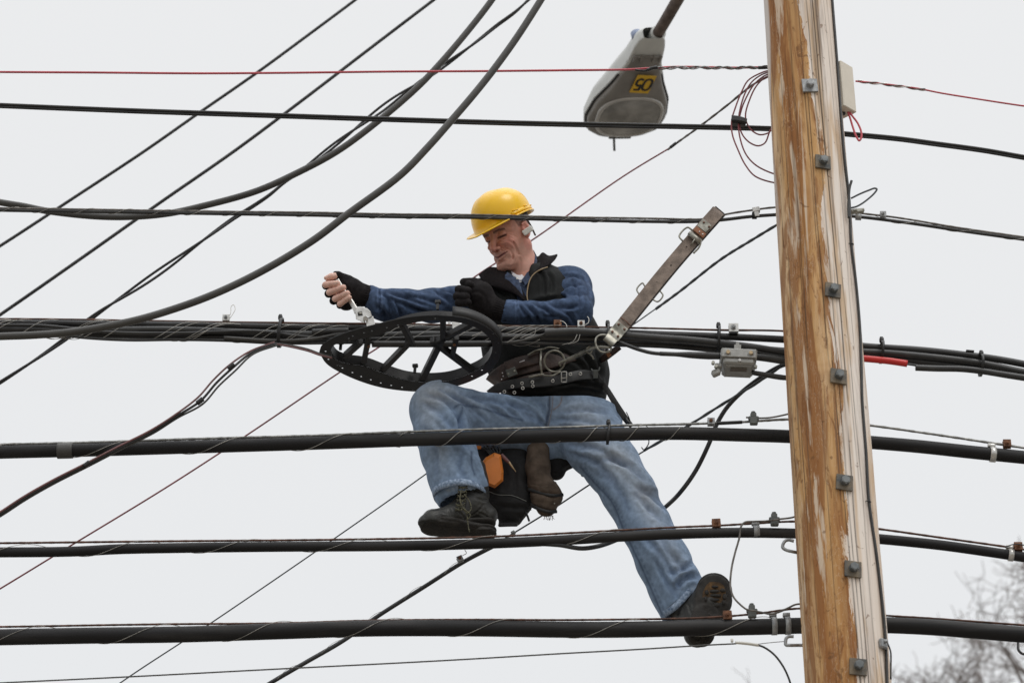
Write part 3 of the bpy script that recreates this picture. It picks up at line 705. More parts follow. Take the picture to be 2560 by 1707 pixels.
# red sleeve and open pipe right of the pole
b = MB(); b.tube(path([(2120, 893), (2168, 897), (2220, 902), (2268, 909)], 7.262), .0118, 14); tag(b.build('red_sleeve', M['redpipe']), 'bright red plastic sleeve under the cable bundle just right of the pole', 'cable sleeve')
b = MB(); b.tube(path([(2255, 908), (2275, 911), (2295, 914)], 7.262), .004, 8); S = path([(2289, 919), (2340, 921), (2400, 922), (2450, 927), (2520, 938), (2600, 950)], 7.262, ext=(0, 2)); b.tube(S, [.011]*3+[.012], 14, cap=False); b.tube(S, .0092, 12)
tag(b.build('cable_duct', M['cable2']), 'open ended black duct below the bundle, right of the red sleeve', 'cable duct')

# E: thick cable across the thighs
ps = [(-100, 1134), (0, 1130), (240, 1124), (476, 1117), (800, 1107), (1000, 1100), (1200, 1094), (1400, 1089), (1600, 1084), (1700, 1083), (1850, 1087), (1975, 1091), (2080, 1098), (2184, 1106), (2300, 1116), (2430, 1130), (2560, 1143), (2660, 1153)]
pl = path(ps, YC, ext=X2); t = cthing('thick black cable with steel strand crossing in front of both thighs', pl)
cable('cable_jacket', '', pl, .0228, 'cablebig', t, n=24)
ss = [(-100, 1115), (0, 1111), (240, 1105), (476, 1097), (800, 1088), (1000, 1080), (1200, 1073), (1400, 1068), (1600, 1062), (1700, 1060), (1850, 1055), (1975, 1048), (2080, 1052), (2184, 1064), (2340, 1086), (2480, 1107), (2560, 1119), (2660, 1134)]
cable('messenger_strand', '', resamp(path(ss, YC-.004, ext=X2), .01), .0042, 'strand', t, lobes=(6, .16, .05), n=12)
for seg, pt, ph in ((ps[:6], .38, .6), (ps[5:8], .20, 0), (ps[7:10], .145, 1)):
    b = MB(); b.helix(path(seg, YC, ext=(2.5 if seg is ps[:6] or ph == .6 else 0, 0)), .0248, pt, .0012, ph, 1.12, .003); b.build('lashing_wire', M['lash'], t)
b = MB(); b.tube(path([(144, 1127), (182, 1126)], YC), .0262, 20, flat=(1.05, 1)); b.build('tape_wrap', M['greycable'], t)
tie(1521, 1063, 1108, YC, .028, t, .005)
plate_clamp(1778, 1052, 7.285, 'galv', t, .0125, bolt='rust'); connector(1884, 1048, 7.285, t)
b = MB(); b.tube(path([(1792, 1058), (1855, 1055)], 7.288), .0062, 10); b.build('strand_sleeve', M['black'], t)
b = MB(); b.tube(path([(1865, 1043), (1900, 1045), (1930, 1043), (1977, 1033), (2010, 1024)], 7.285), .0032, 8); b.build('bond_wire', M['strandmid'], t)
band(2482, 1136, YC, .0245, 'silver', t, .010, slope=-.1); plate_clamp(2518, 1107, 7.29, 'rustplate', t, .0135)

# F: cable he stands on
ps = [(-100, 1380), (0, 1380), (180, 1378), (300, 1372), (450, 1369), (700, 1366), (1000, 1364), (1200, 1359), (1400, 1350), (1550, 1341), (1700, 1334), (1840, 1331), (1988, 1333), (2100, 1339), (2202, 1347), (2350, 1362), (2480, 1380), (2560, 1392), (2660, 1407)]
pl = path(ps, YC, ext=X2); t = cthing('black cable with rusty strand that the left boot is standing on', pl)
cable('cable_jacket', '', pl, .0172, 'cablebig', t, n=20)
ss = [(-100, 1358), (0, 1357), (450, 1352), (700, 1350), (1000, 1346), (1200, 1342), (1400, 1333), (1550, 1325), (1700, 1317), (1800, 1313), (1900, 1307), (1988, 1303), (2080, 1308), (2200, 1322), (2350, 1343), (2500, 1364), (2560, 1373), (2660, 1388)]
cable('messenger_strand', '', resamp(path(ss, YC-.003, ext=X2), .01), .0036, 'rust', t, lobes=(6, .16, .05), n=12)
b = MB(); b.helix(path(ps[:11], YC, ext=(2.5, 0)), .0190, .395, .0011, 2.2, 1.2, .004); b.build('lashing_wire', M['lash'], t)
plate_clamp(1791, 1306, 7.285, 'rustplate', t, .0145, rot=3); band(1891, 1328, YC, .0195, 'galv', t, .010, slope=.02); connector(1936, 1300, 7.285, t)
band(2527, 1387, YC, .019, 'silver', t, .009, slope=-.12); plate_clamp(2546, 1364, 7.29, 'rustplate', t, .014)
b = MB(); b.tube(path([(2515, 1366), (2535, 1360), (2560, 1362), (2580, 1372)], 7.275), .0022, 6); b.build('bond_wire', M['black'], t)

# G: bottom thick cable
ps = [(-100, 1594), (0, 1592), (220, 1588), (450, 1585), (700, 1577), (930, 1570), (1200, 1570), (1400, 1573), (1550, 1573), (1700, 1570), (1900, 1566), (2003, 1563), (2110, 1562), (2218, 1562), (2330, 1567), (2430, 1575), (2560, 1586), (2660, 1594)]
pl = path(ps, YC, ext=X2); t = cthing('thickest black cable along the bottom, crossing in front of the right boot sole', pl)
cable('cable_jacket', '', pl, .0268, 'cablebig', t, n=24)
ss = [(-100, 1567), (0, 1566), (300, 1561), (450, 1559), (700, 1557), (930, 1550), (1200, 1548), (1400, 1549), (1600, 1547), (1720, 1545), (1828, 1539), (1900, 1532), (2003, 1520), (2110, 1528), (2218, 1538), (2300, 1543), (2400, 1550), (2560, 1562), (2660, 1570)]
cable('messenger_strand', '', resamp(path(ss, YC-.003, ext=X2), .01), .0034, 'rust', t, lobes=(6, .16, .05), n=12)
b = MB(); b.helix(path(ps[:12], YC, ext=(2.5, 0)), .0282, .392, .0011, .9, 1.08, .003); b.build('lashing_wire', M['lash'], t)
plate_clamp(1819, 1536, 7.275, 'rustplate', t, .0145, rot=3); connector(1880, 1529, 7.28, t)
band(1935, 1564, YC, .0285, 'galv', t, .009, slope=.02); band(1969, 1563, YC, .0285, 'galv', t, .009, slope=.02)
b = MB(); b.tube(cmr([W(2545, 1606, 7.28), W(2547, 1625, 7.27), W(2558, 1634, 7.27), W(2580, 1630, 7.27), W(2590, 1606, 7.28)], 5), .0045, 8); b.build('drop_hook', M['black'], t)
# grey bond wire hanging between the two connectors
b = MB(); b.tube(path([(2012, 1282), (1980, 1293), (1950, 1297), (1915, 1302), (1885, 1303), (1862, 1305), (1853, 1315), (1848, 1345), (1838, 1380), (1829, 1420), (1826, 1465), (1833, 1490), (1848, 1508), (1868, 1523), (1885, 1526), (1905, 1530), (1925, 1534), (1945, 1530), (1970, 1519), (1990, 1510), (2015, 1509)], 7.262), .0034, 8)
tag(b.build('bonding_wire', M['strandmid']), 'grey bonding wire looping down between the two lower cables beside the boot', 'wire')

# H: thin bottom wire to the lower hook
t = thing('drop_wire', 'thin wire along the bottom edge with a white splice near the lower hook', 'wire', W(1200, 1644, 7.2))
cable('wire', '', path([(-120, 1712), (0, 1706), (316, 1691), (700, 1671), (1000, 1656), (1200, 1645), (1400, 1633), (1600, 1622), (1760, 1612), (1840, 1608)], 7.22, ext=(2.5, 0)), .0025, 'greycable', t)
b = MB(); b.tube(path([(1838, 1605), (1870, 1608), (1897, 1612)], 7.22), .0052, 10, flat=(.9, 1.2)); b.box(W(1830, 1600, 7.22), ((1, 0, 0), (0, 1, 0), (0, 0, 1)), (.004, .004, .006), .001); b.build('wire_splice', M['white'], t)
cable('wire', '', path([(1890, 1610), (1910, 1617), (1935, 1635), (1956, 1662), (1970, 1690), (1979, 1720), (1984, 1780)], 7.22), .0034, 'cable2', t)
cable('tail_wire', '', path([(1895, 1609), (1930, 1605), (1966, 1602)], 7.2), .0012, 'strandmid', t)
for pts, lb in (([(2012, 1388), (1997, 1382), (1980, 1378), (1965, 1374), (1957, 1368), (1958, 1359), (1964, 1351), (1972, 1349), (1985, 1352)], 'upper grey metal hook on the left edge of the pole, empty'), ([(2020, 1612), (1995, 1612), (1975, 1612), (1965, 1611), (1964, 1602), (1966, 1594), (1973, 1590), (1984, 1590)], 'lower grey metal hook on the left edge of the pole, by the white splice')):
    b = MB(); b.tube(path([(x, y, 7.12 if x < 1995 else 7.15) for x, y in pts]), .0055, 10); tag(b.build('drop_hook', M['galv']), lb, 'hook', 'drop hooks on the pole')

# ------------------------------------------------------------------ diagonal cables behind and before
def one(name, label, S, r, m, cat='cable', n=10, group='cables crossing diagonally'):
    b = MB(); b.tube(S, r, n); return tag(b.build(name, M[m]), label, cat, group)
one('diagonal_cable', 'upper of the two straight diagonal black cables at the upper left', path([(-150, 707), (0, 615), (190, 491), (360, 379), (500, 281), (640, 184), (760, 96), (889, 0), (1010, -92)], 8.6, ext=(3, 3)), .0068, 'thingrey' if 0 else 'cable')
one('diagonal_cable', 'lower of the two straight diagonal black cables, reaching the left edge just above the bundle', path([(-150, 888), (0, 787), (200, 648), (400, 507), (590, 375), (760, 248), (930, 118), (1085, 0), (1200, -88)], 8.5, ext=(3, 3)), .0072, 'cable')
S = path([(-160, 475), (0, 506), (60, 516), (120, 528), (240, 541), (330, 542), (420, 534), (500, 517), (638, 479), (740, 434), (844, 378), (953, 297), (1040, 222), (1089, 172), (1160, 90), (1233, -4), (1300, -110)], 7.55, ext=(3, 3)); S = S+np.array([0, .0, 0])
one('sagging_cable', 'fat dark grey cable sagging from the left edge, left of its fat twin', S, .0128, 'greycable', n=16, group='fat sagging cables')
one('sagging_cable', 'fat dark grey cable sweeping across the left end of the bundle up to the top', path([(-150, 850), (0, 841), (80, 838), (170, 831), (260, 817), (349, 798), (430, 774), (519, 742), (610, 701), (701, 652), (790, 596), (870, 535), (1000, 439), (1070, 368), (1131, 299), (1185, 236), (1233, 176), (1293, 93), (1354, -2), (1400, -76)], 7.08, ext=(3, 3)), .0132, 'greycable', n=16, group='fat sagging cables')
# twisted pair
ps = [(-150, 1050), (0, 956), (102, 890), (163, 847), (238, 788), (340, 720), (425, 661), (531, 584), (587, 544), (621, 523), (672, 489), (706, 461), (753, 428), (850, 352), (925, 295), (1004, 236), (1080, 185), (1144, 140), (1195, 102), (1240, 66), (1289, 30), (1335, -12), (1420, -80)]
c0 = resamp(path(ps, 7.9, ext=(3, 3)), .02); t = thing('twisted_cable', 'two thin black cables twisted together, running diagonally behind the fat cables', 'cable', c0[len(c0)//2], 'cables crossing diagonally')
l = np.r_[0, np.cumsum(np.linalg.norm(np.diff(c0, axis=0), axis=1))]; T, N, B = frames(c0)
for k in range(2):
    p = (l/.36*2*np.pi+1.5*np.sin(l*2.3))*.5+k*np.pi; q = .0062*(1+.55*np.sin(l*5.2))
    b = MB(); b.tube(c0+N*(q*np.cos(p))[:, None]+B*(q*np.sin(p))[:, None], .0052, 9); b.build('cable_jacket', M['cable'], t)
# dull red drop wire behind everything
t = thing('dull_red_wire', 'thin dull red wire running diagonally behind the man to the lower left', 'wire', W(600, 1070, 7.75))
S = path([(-150, 1560), (0, 1471), (174, 1365), (414, 1219), (610, 1092), (850, 930), (1010, 826), (1190, 690), (1325, 604), (1560, 440), (1680, 367)], 7.8, ext=(3, 0)); b = MB(); b.tube(S, .0032, 8); b.build('wire', M['darkred'], t)
S = path([(1670, 374, 7.8), (1700, 352, 7.72), (1750, 316, 7.55), (1820, 262, 7.4), (1880, 214, 7.3), (1916, 194, 7.25), (1950, 180, 7.2)]); b = MB(); b.tube(resamp(S, .006), .0042, 9, lobes=(2, .16, .14)); b.build('guy_grip', M['strandmid'], t)
b = MB(); b.tube(path([(1676, 369), (1690, 358)], 7.74), .0066, 8, flat=(1, .8)); b.build('end_clip', M['black'], t)
# grey guy wires from the pole down to the left
t = thing('grey_guy_wire', 'straight thin grey wire from the pole to the bottom edge, passing behind the chest', 'wire', W(1200, 1087, 7.9))
b = MB(); b.tube(path([(150, 1819), (299, 1707), (528, 1556), (838, 1344), (1061, 1187), (1400, 935), (1578, 815), (1660, 757)], 7.95), .0026, 7); b.build('wire', M['thingrey'], t)
S = path([(1640, 772, 7.95), (1700, 728, 7.8), (1800, 650, 7.6), (1880, 600, 7.42), (1943, 562, 7.3), (1990, 535, 7.25)]); b = MB(); b.tube(resamp(S, .006), .0052, 9, lobes=(2, .13, .12)); b.build('guy_grip', M['thingrey'], t)
t = thing('lower_guy_wire', 'grey wire from behind the amplifier box, thickening to a dark cable at the bottom', 'wire', W(1400, 1260, 7.6))
S = path([(2000, 880, 7.26), (1940, 925, 7.3), (1880, 965, 7.36), (1800, 1014, 7.45), (1720, 1064, 7.5), (1610, 1126, 7.6)]); b = MB(); b.tube(resamp(S, .006), .005, 9, lobes=(2, .14, .14)); b.build('guy_grip', M['thingrey'], t)
b = MB(); b.tube(path([(1625, 1118, 7.6), (1485, 1204, 7.62), (1380, 1273, 7.62), (1284, 1332, 7.6), (1230, 1365, 7.58), (1150, 1410, 7.55)]), .003, 8); b.build('wire', M['thingrey'], t)
S = path([(1240, 1362), (1160, 1404), (1060, 1467), (940, 1543), (860, 1600), (760, 1658), (676, 1707), (560, 1780)], 7.55, ext=(0, 3))
b = MB(); b.tube(S, .0068, 10); b.tube(S+np.array([.004, 0, .009]), .0035, 8); b.build('cable_jacket', M['cable'], t)
b = MB(); b.helix(S[::-1], .0082, .17, .0008, .3, 1.0, .004); b.build('lashing_wire', M['lash'], t)
plate_clamp(1150, 1395, 7.53, 'galv', t, .010, [(1156, 1388), (1166, 1382), (1162, 1374)], rot=25)
plate_clamp(1283, 1331, 7.57, 'midgrey', t, .007, bolt='g', rot=30)
# black loop cable behind the leg
one('loop_cable', 'black cable curving down from the pole behind the man\'s outstretched leg', path([(2010, 905, 7.27), (1960, 912, 7.3), (1915, 935, 7.36), (1860, 975, 7.4), (1820, 1015, 7.42), (1792, 1060, 7.42), (1772, 1110, 7.42), (1740, 1175, 7.44), (1705, 1225, 7.46), (1660, 1270, 7.6), (1610, 1310, 7.62), (1550, 1345, 7.45), (1490, 1366, 7.34), (1450, 1370, 7.31), (1400, 1362, 7.30), (1340, 1358, 7.30)]), .0078, 'cable', group=None)
# three drop cables leaving the tie at lower left
t = thing('drop_cables', 'slim black and reddish wires curving together from the bundle to the lower left', 'wires', W(400, 1065, 7.2))
dp = [(-150, 1372), (0, 1284), (60, 1245), (130, 1205), (215, 1162), (300, 1118), (380, 1078), (440, 1040), (500, 1000), (540, 955), (580, 918), (630, 880), (690, 858)]
for k, (mm, r, dx, dy) in enumerate((('pinkgrey', .0036, -4, -4), ('cable', .0046, 1, 1), ('greycable', .0036, 5, 6))):
    q = [(x+dx*(1.4 if 480 < x < 600 else .8), y+dy*(1.6 if 480 < x < 620 else .7), 7.22+.006*k if x < 630 else 7.25) for x, y in dp]
    b = MB(); b.tube(path(q, ext=(3, 0)), r, 8); b.build('wire', M[mm], t)
for px, py, dx in ((500, 1003, 1), (578, 917, 1), (217, 1161, 1)):
    b = MB(); b.tube(path([(px-7, py+5), (px+7, py-6)], 7.222), .0088, 9, flat=(1, 1.1)); b.build('cable_tie', M['black'], t)
t2 = thing('tail_cables', 'short brownish tail of two wires from the bundle tie to the tip of the snowshoe', 'wires', W(750, 870, 7.25))
for dy, mm in ((0, 'greycable'), (6, 'pinkgrey')):
    b = MB(); b.tube(path([(690, 858+dy*.3), (730, 864+dy*.6), (770, 873+dy*.7), (800, 884+dy*.6), (830, 892+dy*.4)], 7.262), .0034, 8); b.build('wire', M[mm], t2)

# ------------------------------------------------------------------ coil of red wire, beige box
t = thing('wire_coil', 'coil of dull red wire with a black tie, hanging left of the pole top', 'wire coil', W(1860, 300, 7.2))
for k, pts in enumerate(([(1925, 176), (1905, 182), (1871, 201), (1855, 228), (1839, 268), (1829, 303), (1831, 337), (1845, 375), (1863, 412), (1888, 441), (1935, 457), (1960, 458)],
            [(1925, 180), (1905, 187), (1880, 205), (1862, 235), (1850, 275), (1846, 305), (1850, 345), (1866, 388), (1892, 415), (1935, 435), (1960, 440)],
            [(1925, 184), (1908, 192), (1885, 212), (1868, 240), (1855, 270), (1848, 305), (1855, 335), (1873, 356), (1895, 365), (1912, 358), (1924, 330), (1935, 310)],
            [(1925, 188), (1908, 198), (1890, 217), (1874, 250), (1864, 285), (1866, 305), (1878, 325), (1898, 337), (1918, 334), (1930, 325)])):
    b = MB(); b.tube(path(pts, 7.2+.006*k, n=7), .0029, 8); b.build('wire_turn', M['darkred'], t)
b = MB(); b.sheet([[W(1829, 288, 7.19), W(1850, 291, 7.185), W(1868, 297, 7.19)], [W(1828, 301, 7.19), W(1849, 302, 7.185), W(1867, 307, 7.19)]], .035); b.build('wire_tie', M['black'], t)
N0 = W(2111, 264, 7.05); u = np.array([.0505, .045, 0]); v = np.array([-.052, .046, 0]); top = W(2108, 150, 7.05)[2]-N0[2]
t = thing('junction_box', 'beige plastic junction box on the right of the pole top', 'junction box', N0)
b = MB(); c = N0+(u+v)/2+PZ*top/2; b.box(c, (u, v, PZ), (np.linalg.norm(u)/2, np.linalg.norm(v)/2, top/2), .003); b.build('box_cover', M['beige'], t, smooth=False)
b = MB(); b.box(c-nrm(u)*.002+nrm(v)*.004, (u, v, PZ), (np.linalg.norm(u)/2+.0005, np.linalg.norm(v)/2-.006, top/2+.0015), .002); b.build('box_base', M['beige'], t, smooth=False)
g = N0+(u+v)*.5; b = MB(); b.cyl(g+PZ*.004, g-PZ*.006, .010, 12); b.build('grommet', M['black'], t)
b = MB(); gx, gy = 2120, 281; b.tube(path([(gx, gy), (gx+5, 295), (gx+12, 318), (gx+20, 340), (gx+28, 352), (gx+33, 345), (gx+33, 330), (gx+24, 308), (gx+12, 292), (gx+4, 281)], 7.09), .0038, 8); b.build('wire_loop', M['red'], t)

# ------------------------------------------------------------------ amplifier box
A3 = np.array([[1, 0, -.05], [0, 1, 0], [.05, 0, 1.]])
t = thing('amplifier_box', 'grey cast metal amplifier box slung under the bundle beside the pole', 'amplifier box', W(1845, 905, 7.24))
def at(px, py, Y): return W(px, py, Y)
c = at(1848, 886, 7.21)
b = MB(); b.box(c+np.array([0, .05, .006]), A3, (.0625, .055, .017), .005); b.box(c+np.array([-.002, .045, -.012]), A3, (.060, .056, .004), .002)
b.box(c+np.array([-.002, .045, -.026]), A3, (.054, .050, .012), .006)
b.box(c+np.array([-.002, .047, -.0395]), A3, (.046, .041, .003), .001); b.build('housing', M['ampbox'], t, smooth=False)
b = MB(); b.box(c+np.array([-.002, .028, -.0445]), A3, (.028, .010, .0022)); b.build('nameplate', M['label'], t, smooth=False)
for px, py in ((1820, 881), (1877, 883)):
    q = at(px, py, 7.2); o = MB().cyl(q+np.array([0, .012, 0]), q, .0105, 16).build('port_boss', M['ampbox'], t); MB().cyl(q+np.array([0, .0, 0]), q-np.array([0, .007, 0]), .0068, 14).build('port_screw', M['brass'], o, smooth=False)
q = at(1849, 901, 7.2); MB().cyl(q+np.array([0, .01, 0]), q-np.array([0, .005, 0]), .0055, 6).build('cover_bolt', M['silver'], t, smooth=False)
b = MB(); b.box(at(1844, 871, 7.225), A3, (.012, .004, .014), .001); b.box(at(1844, 862, 7.232), A3, (.006, .003, .012), .001); b.build('hanger_tab', M['ampbox'], t, smooth=False)
b = MB(); b.box(at(1790, 932, 7.24), ((1, 0, .5), (0, 1, 0), (-.5, 0, 1)), (.015, .012, .011), .004); b.box(at(1796, 915, 7.24), A3, (.012, .010, .008), .003); b.build('port_lug', M['ampbox'], t, smooth=False)
for px, py in ((1783, 906), (1790, 915), (1889, 916)): q = at(px, py, 7.215); MB().cyl(q+np.array([0, .01, 0]), q-np.array([0, .003, 0]), .006, 8).build('lug_bolt', M['agedsteel'], t, smooth=False)
b = MB(); S = path([(1650, 884), (1700, 886), (1740, 888), (1765, 889), (1800, 890)], 7.235); b.tube(S, [.0078, .0078, .0115, .0125, .0130, .012], 14); b.build('connector_boot', M['cable2'], t)
S = path([(1890, 892), (1925, 896), (1960, 902), (1995, 906), (2030, 908)], 7.25); b = MB(); b.tube(S, [.0125, .0135, .013, .0105, .009], 14); b.build('connector_boot', M['cable2'], t)
S = path([(1880, 931), (1920, 938), (1952, 943), (2000, 947), (2030, 949)], 7.26); b = MB(); b.tube(S, [.0085, .0092, .0095, .0075, .0075], 12); b.build('connector_boot', M['cable2'], t)
b = MB(); b.tube(path([(1500, 838, 7.262), (1530, 848, 7.25), (1560, 860, 7.24), (1595, 873, 7.235), (1630, 882, 7.235), (1670, 885, 7.235), (1712, 886, 7.235)]), .0068, 10); b.build('feed_cable', M['cable2'], t)

# ------------------------------------------------------------------ street lamp
LN = W(1634, 95, 8.75); LE = W(1546, 320, 9.45)
ax = nrm((LE-LN)*np.array([1, 1, 0])+np.array([0, 0, -.06])); side = nrm(np.cross(ax, PZ)); upl = nrm(np.cross(side, ax))
if upl[2] < 0: upl = -upl
if side[0] < 0: side = -side
LL = .71
_r = math.radians(9); upl, side = upl*math.cos(_r)-side*math.sin(_r), side*math.cos(_r)+upl*math.sin(_r)
t = thing('street_lamp', 'grey and white cobra head street lamp with yellow number sticker, seen from below', 'street lamp', LN)
def lamp_w(s): return np.interp(s, [0, .03, .10, .25, .45, .62, .78, .9, .97, 1], [.045, .062, .074, .084, .132, .186, .205, .188, .125, .0])
def lamp_hull(z_of, s0=0, s1=1, ins=0, m=36, n=22):
    V = []; F = []
    ss_ = s0+(s1-s0)*(1-np.cos(np.linspace(0, 1, m)*np.pi))/2
    for s in ss_:
        wv = max(.002, lamp_w(s)-ins)
        for k in range(n): a = np.pi*k/(n-1); V.append(LN+ax*(s*LL)+side*(wv*math.copysign(abs(math.cos(a))**.62, math.cos(a)))+upl*z_of(s, math.sin(a), wv))
    for i in range(m-1):
        for k in range(n-1): F.append([i*n+k, i*n+k+1, (i+1)*n+k+1, (i+1)*n+k])
    return V, F
b = MB(); V, F = lamp_hull(lambda s, q, w_: .012+(.05+.07*math.sin(min(1, s*1.15)*np.pi)**.7)*q**.6); b.add(V, F)
V, F = lamp_hull(lambda s, q, w_: .012-.016*q**.5, 0, .36); b.add(V, F)
V, F = lamp_hull(lambda s, q, w_: .0105-.004*q**.3, 0.3, 1); b.add(V, F)
b.build('housing', M['lampwhite'], t)
b = MB(); V, F = lamp_hull(lambda s, q, w_: .004-(.012+.030*min(1, max(0, (s-.25)/.3))*(1 if s < .86 else max(0, (1-s)/.14)**.5))*q**.45, .175, .985, .012, 40, 30); b.add(V, F)
b.build('door', M['lampdoor'], t)
# gasket line
S = [LN+ax*(s*LL)+side*(lamp_w(s)-.006)*sg_+upl*.006 for sg_ in (1, -1) for s in (np.linspace(.175, .995, 30) if sg_ == 1 else np.linspace(.995, .175, 30))]
b = MB(); b.tube(resamp(np.array(S+[S[0]]), .01), .0042, 6, cap=False); b.build('gasket', M['black'], t)
# lens: shallow glass bowl with a ring
lc = LN+ax*(.735*LL)+upl*-.037; V = []; F = []; n = 48
prof = [(1.0, -.002), (1.0, .006), (.93, .008), (.92, .001), (.88, -.002), (.7, -.010), (.4, -.014), (.0, -.016)]
def lensP(fr, z, k):
    a = 2*np.pi*k/n; ex = .78; cx_ = math.copysign(abs(math.cos(a))**ex, math.cos(a)); sy = math.copysign(abs(math.sin(a))**ex, math.sin(a))
    return lc+side*(.148*fr*cx_)+ax*(.135*fr*sy)-upl*(z*-1)*-1*1.0
for nm, pr, mm in (('lens_ring', [(1.03, .010), (1.03, -.004), (.99, -.007), (.93, -.006), (.92, .002)], 'lampdoor'), ('lens', [(.93, -.002), (.88, -.006), (.7, -.012), (.4, -.015), (.02, -.016)], 'glass')):
    if mm == 'glass': M['glass'] = mat('lamp_lens', (.24, .235, .22), .18, .2, 9, .15, 60, c2=(.42, .41, .39), spec=.6)
    if nm == 'lens_ring': M['ring'] = mat('lens_ring', (.5, .49, .47), .35, .08, 10, metal=.3); mm = 'ring'
    V = []; F = []
    for fr, z in pr:
        for k in range(n): a = 2*np.pi*k/n; ex = .8; V.append(lc+side*(.158*fr*math.copysign(abs(math.cos(a))**ex, math.cos(a)))+ax*(.140*fr*math.copysign(abs(math.sin(a))**ex, math.sin(a)))+upl*z)
    for i in range(len(pr)-1):
        for k in range(n): F.append([i*n+k, i*n+(k+1) % n, (i+1)*n+(k+1) % n, (i+1)*n+k])
    if nm == 'lens': F.append([(len(pr)-1)*n+k for k in range(n)])
    b = MB(); b.add(V, F); b.build(nm, M[mm], t)
# sticker with 05 (upside down in the picture)
sc0 = LN+ax*(.405*LL)-upl*.0335+side*.012; sr = nrm(side*1+ax*.10); sa = nrm(ax-sr*np.dot(ax, sr))
b = MB(); b.box(sc0, (sr, sa, upl), (.047, .062, .001)); stk = b.build('number_sticker', M['sticker'], t, smooth=False)
GL = {'0': [[(.5, 0), (1, .12), (1, .88), (.5, 1), (0, .88), (0, .12), (.5, 0)]], '5': [[(.95, 1), (.12, 1), (.08, .55), (.5, .66), (.95, .5), (.98, .2), (.5, 0), (.02, .12)]]}
b = MB()
for ch, ox in (('0', -.036), ('5', .006)):
    for st in GL[ch]:
        # reads right way up for someone facing the pole from the street side
        P = cmr([sc0-upl*.0022-sr*((ox+x*.030))*1+sa*(y*.078-.039) for x, y in st], 5) if ch == '0' else np.array([sc0-upl*.0022-sr*((ox+x*.030))+sa*(y*.078-.039) for x, y in st])
        b.tube(resamp(P, .003), .0070, 6, up=tuple(upl), flat=(.12, 1))
b.build('number', M['ink'], stk)
# hinge bar, latch, photocell, arm
b = MB(); hb = LN+ax*(.17*LL)-upl*.010; b.tube(np.array([hb-side*.07, hb, hb+side*.07]), .006, 8)
for s_ in (-.062, -.03, .03, .062): b.box(hb+side*s_+ax*.012-upl*.003, (side, ax, upl), (.005, .024, .004), .001)
b.build('hinge', M['lampdoor'], t)
b = MB(); lt = LN+ax*LL*.985-upl*.01; b.box(lt, (side, ax, upl), (.055, .010, .010), .003); b.tube(np.array([lt-side*.03, lt-side*.03-upl*.02+ax*.01, lt-side*.036-upl*.07+ax*.02]), .006, 7); b.build('latch', M['midgrey'], t)
b = MB(); pc = LN+ax*.075-side*.045+upl*.05; b.cyl(pc, pc+upl*.045, .027, 20); b.build('photocell', M['bluecell'], t)
arm_end = pole_c(7.75)+np.array([-.02, 0, 0])
arm0 = W(1640, 92, 8.80)
S = cmr([arm0+nrm(arm0-W(1700, -10, 8.45))*.02, W(1668, 45, 8.63), W(1700, -10, 8.45), W(1760, -110, 8.1), arm_end+np.array([-.12, .45, 0.02]), arm_end], 10)
b = MB(); b.tube(S, .027, 20); b.build('lamp_arm', M['armbrown'], t)
b = MB(); b.tube(S[:4]-np.array([0, 0, 0]), .036, 20); b.build('arm_collar', M['lampwhite'], t)
b = MB(); pc = pole_c(7.75); b.box(pc+np.array([0, float(pole_r(7.75))+.01, 0]), ((1, 0, 0), (0, 1, 0), (0, 0, 1)), (.06, .02, .14), .004); b.build('mast_plate', M['galv'], t, smooth=False)

# ------------------------------------------------------------------ bare trees far behind, lower right
def tree(px, py, Y, seed, label, spread):
    rt = random.Random(seed); top = W(px, py, Y); base = np.array([top[0], top[1], 0.0]); b = MB(); tw = MB(); H = top[2]
    def grow(p, d, ln, r, lev):
        n = 4; pts = [p]; q = p.copy(); dd = d.copy()
        for _ in range(n):
            dd = nrm(dd+np.array([rt.gauss(0, .24 if lev else .01), rt.gauss(0, .24 if lev else .01), rt.gauss(.03, .14)])); q = q+dd*ln/n; pts.append(q.copy())
        (b if lev < 1 else tw).tube(np.array(pts) if lev > 2 else cmr(pts, 3), [r, r*.7], 8 if lev < 2 else (5 if lev < 4 else 3), cap=False)
        if lev >= 7: return
        for k in range(4 if lev < 2 else (2 if rt.random() < .45 else 3)):
            i = (rt.uniform(.4, 1.0) if k else 1.0)*n; i0 = min(n-1, int(i)); s = pts[i0]+(pts[i0+1]-pts[i0])*(i-i0)
            a = nrm(np.array([rt.gauss(0, 1), rt.gauss(0, 1), rt.gauss(.1, .7)])); nd_ = nrm(dd*rt.uniform(.5, .9)+a*rt.uniform(.7, 1.1)*spread)
            grow(s, nd_, (ln*rt.uniform(.66, .84) if lev else spread0*rt.uniform(.8, 1.2)), max(r*.58, .0050), lev+1)
    spread0 = 1.4
    grow(base, np.array([0, 0, 1.]), H, .13, 0)
    t = thing('bare_tree', label, 'tree', base, 'bare trees behind the pole'); b.build('trunk', M['bark'], t); tw.build('crown', M['bark'], t)
tree(2540, 1960, 27, 3, 'leafless blurred tree at the right edge of the picture', 1.0)
tree(2330, 1985, 29, 12, 'leafless blurred tree low behind the pole, nearer the pole', 1.0)
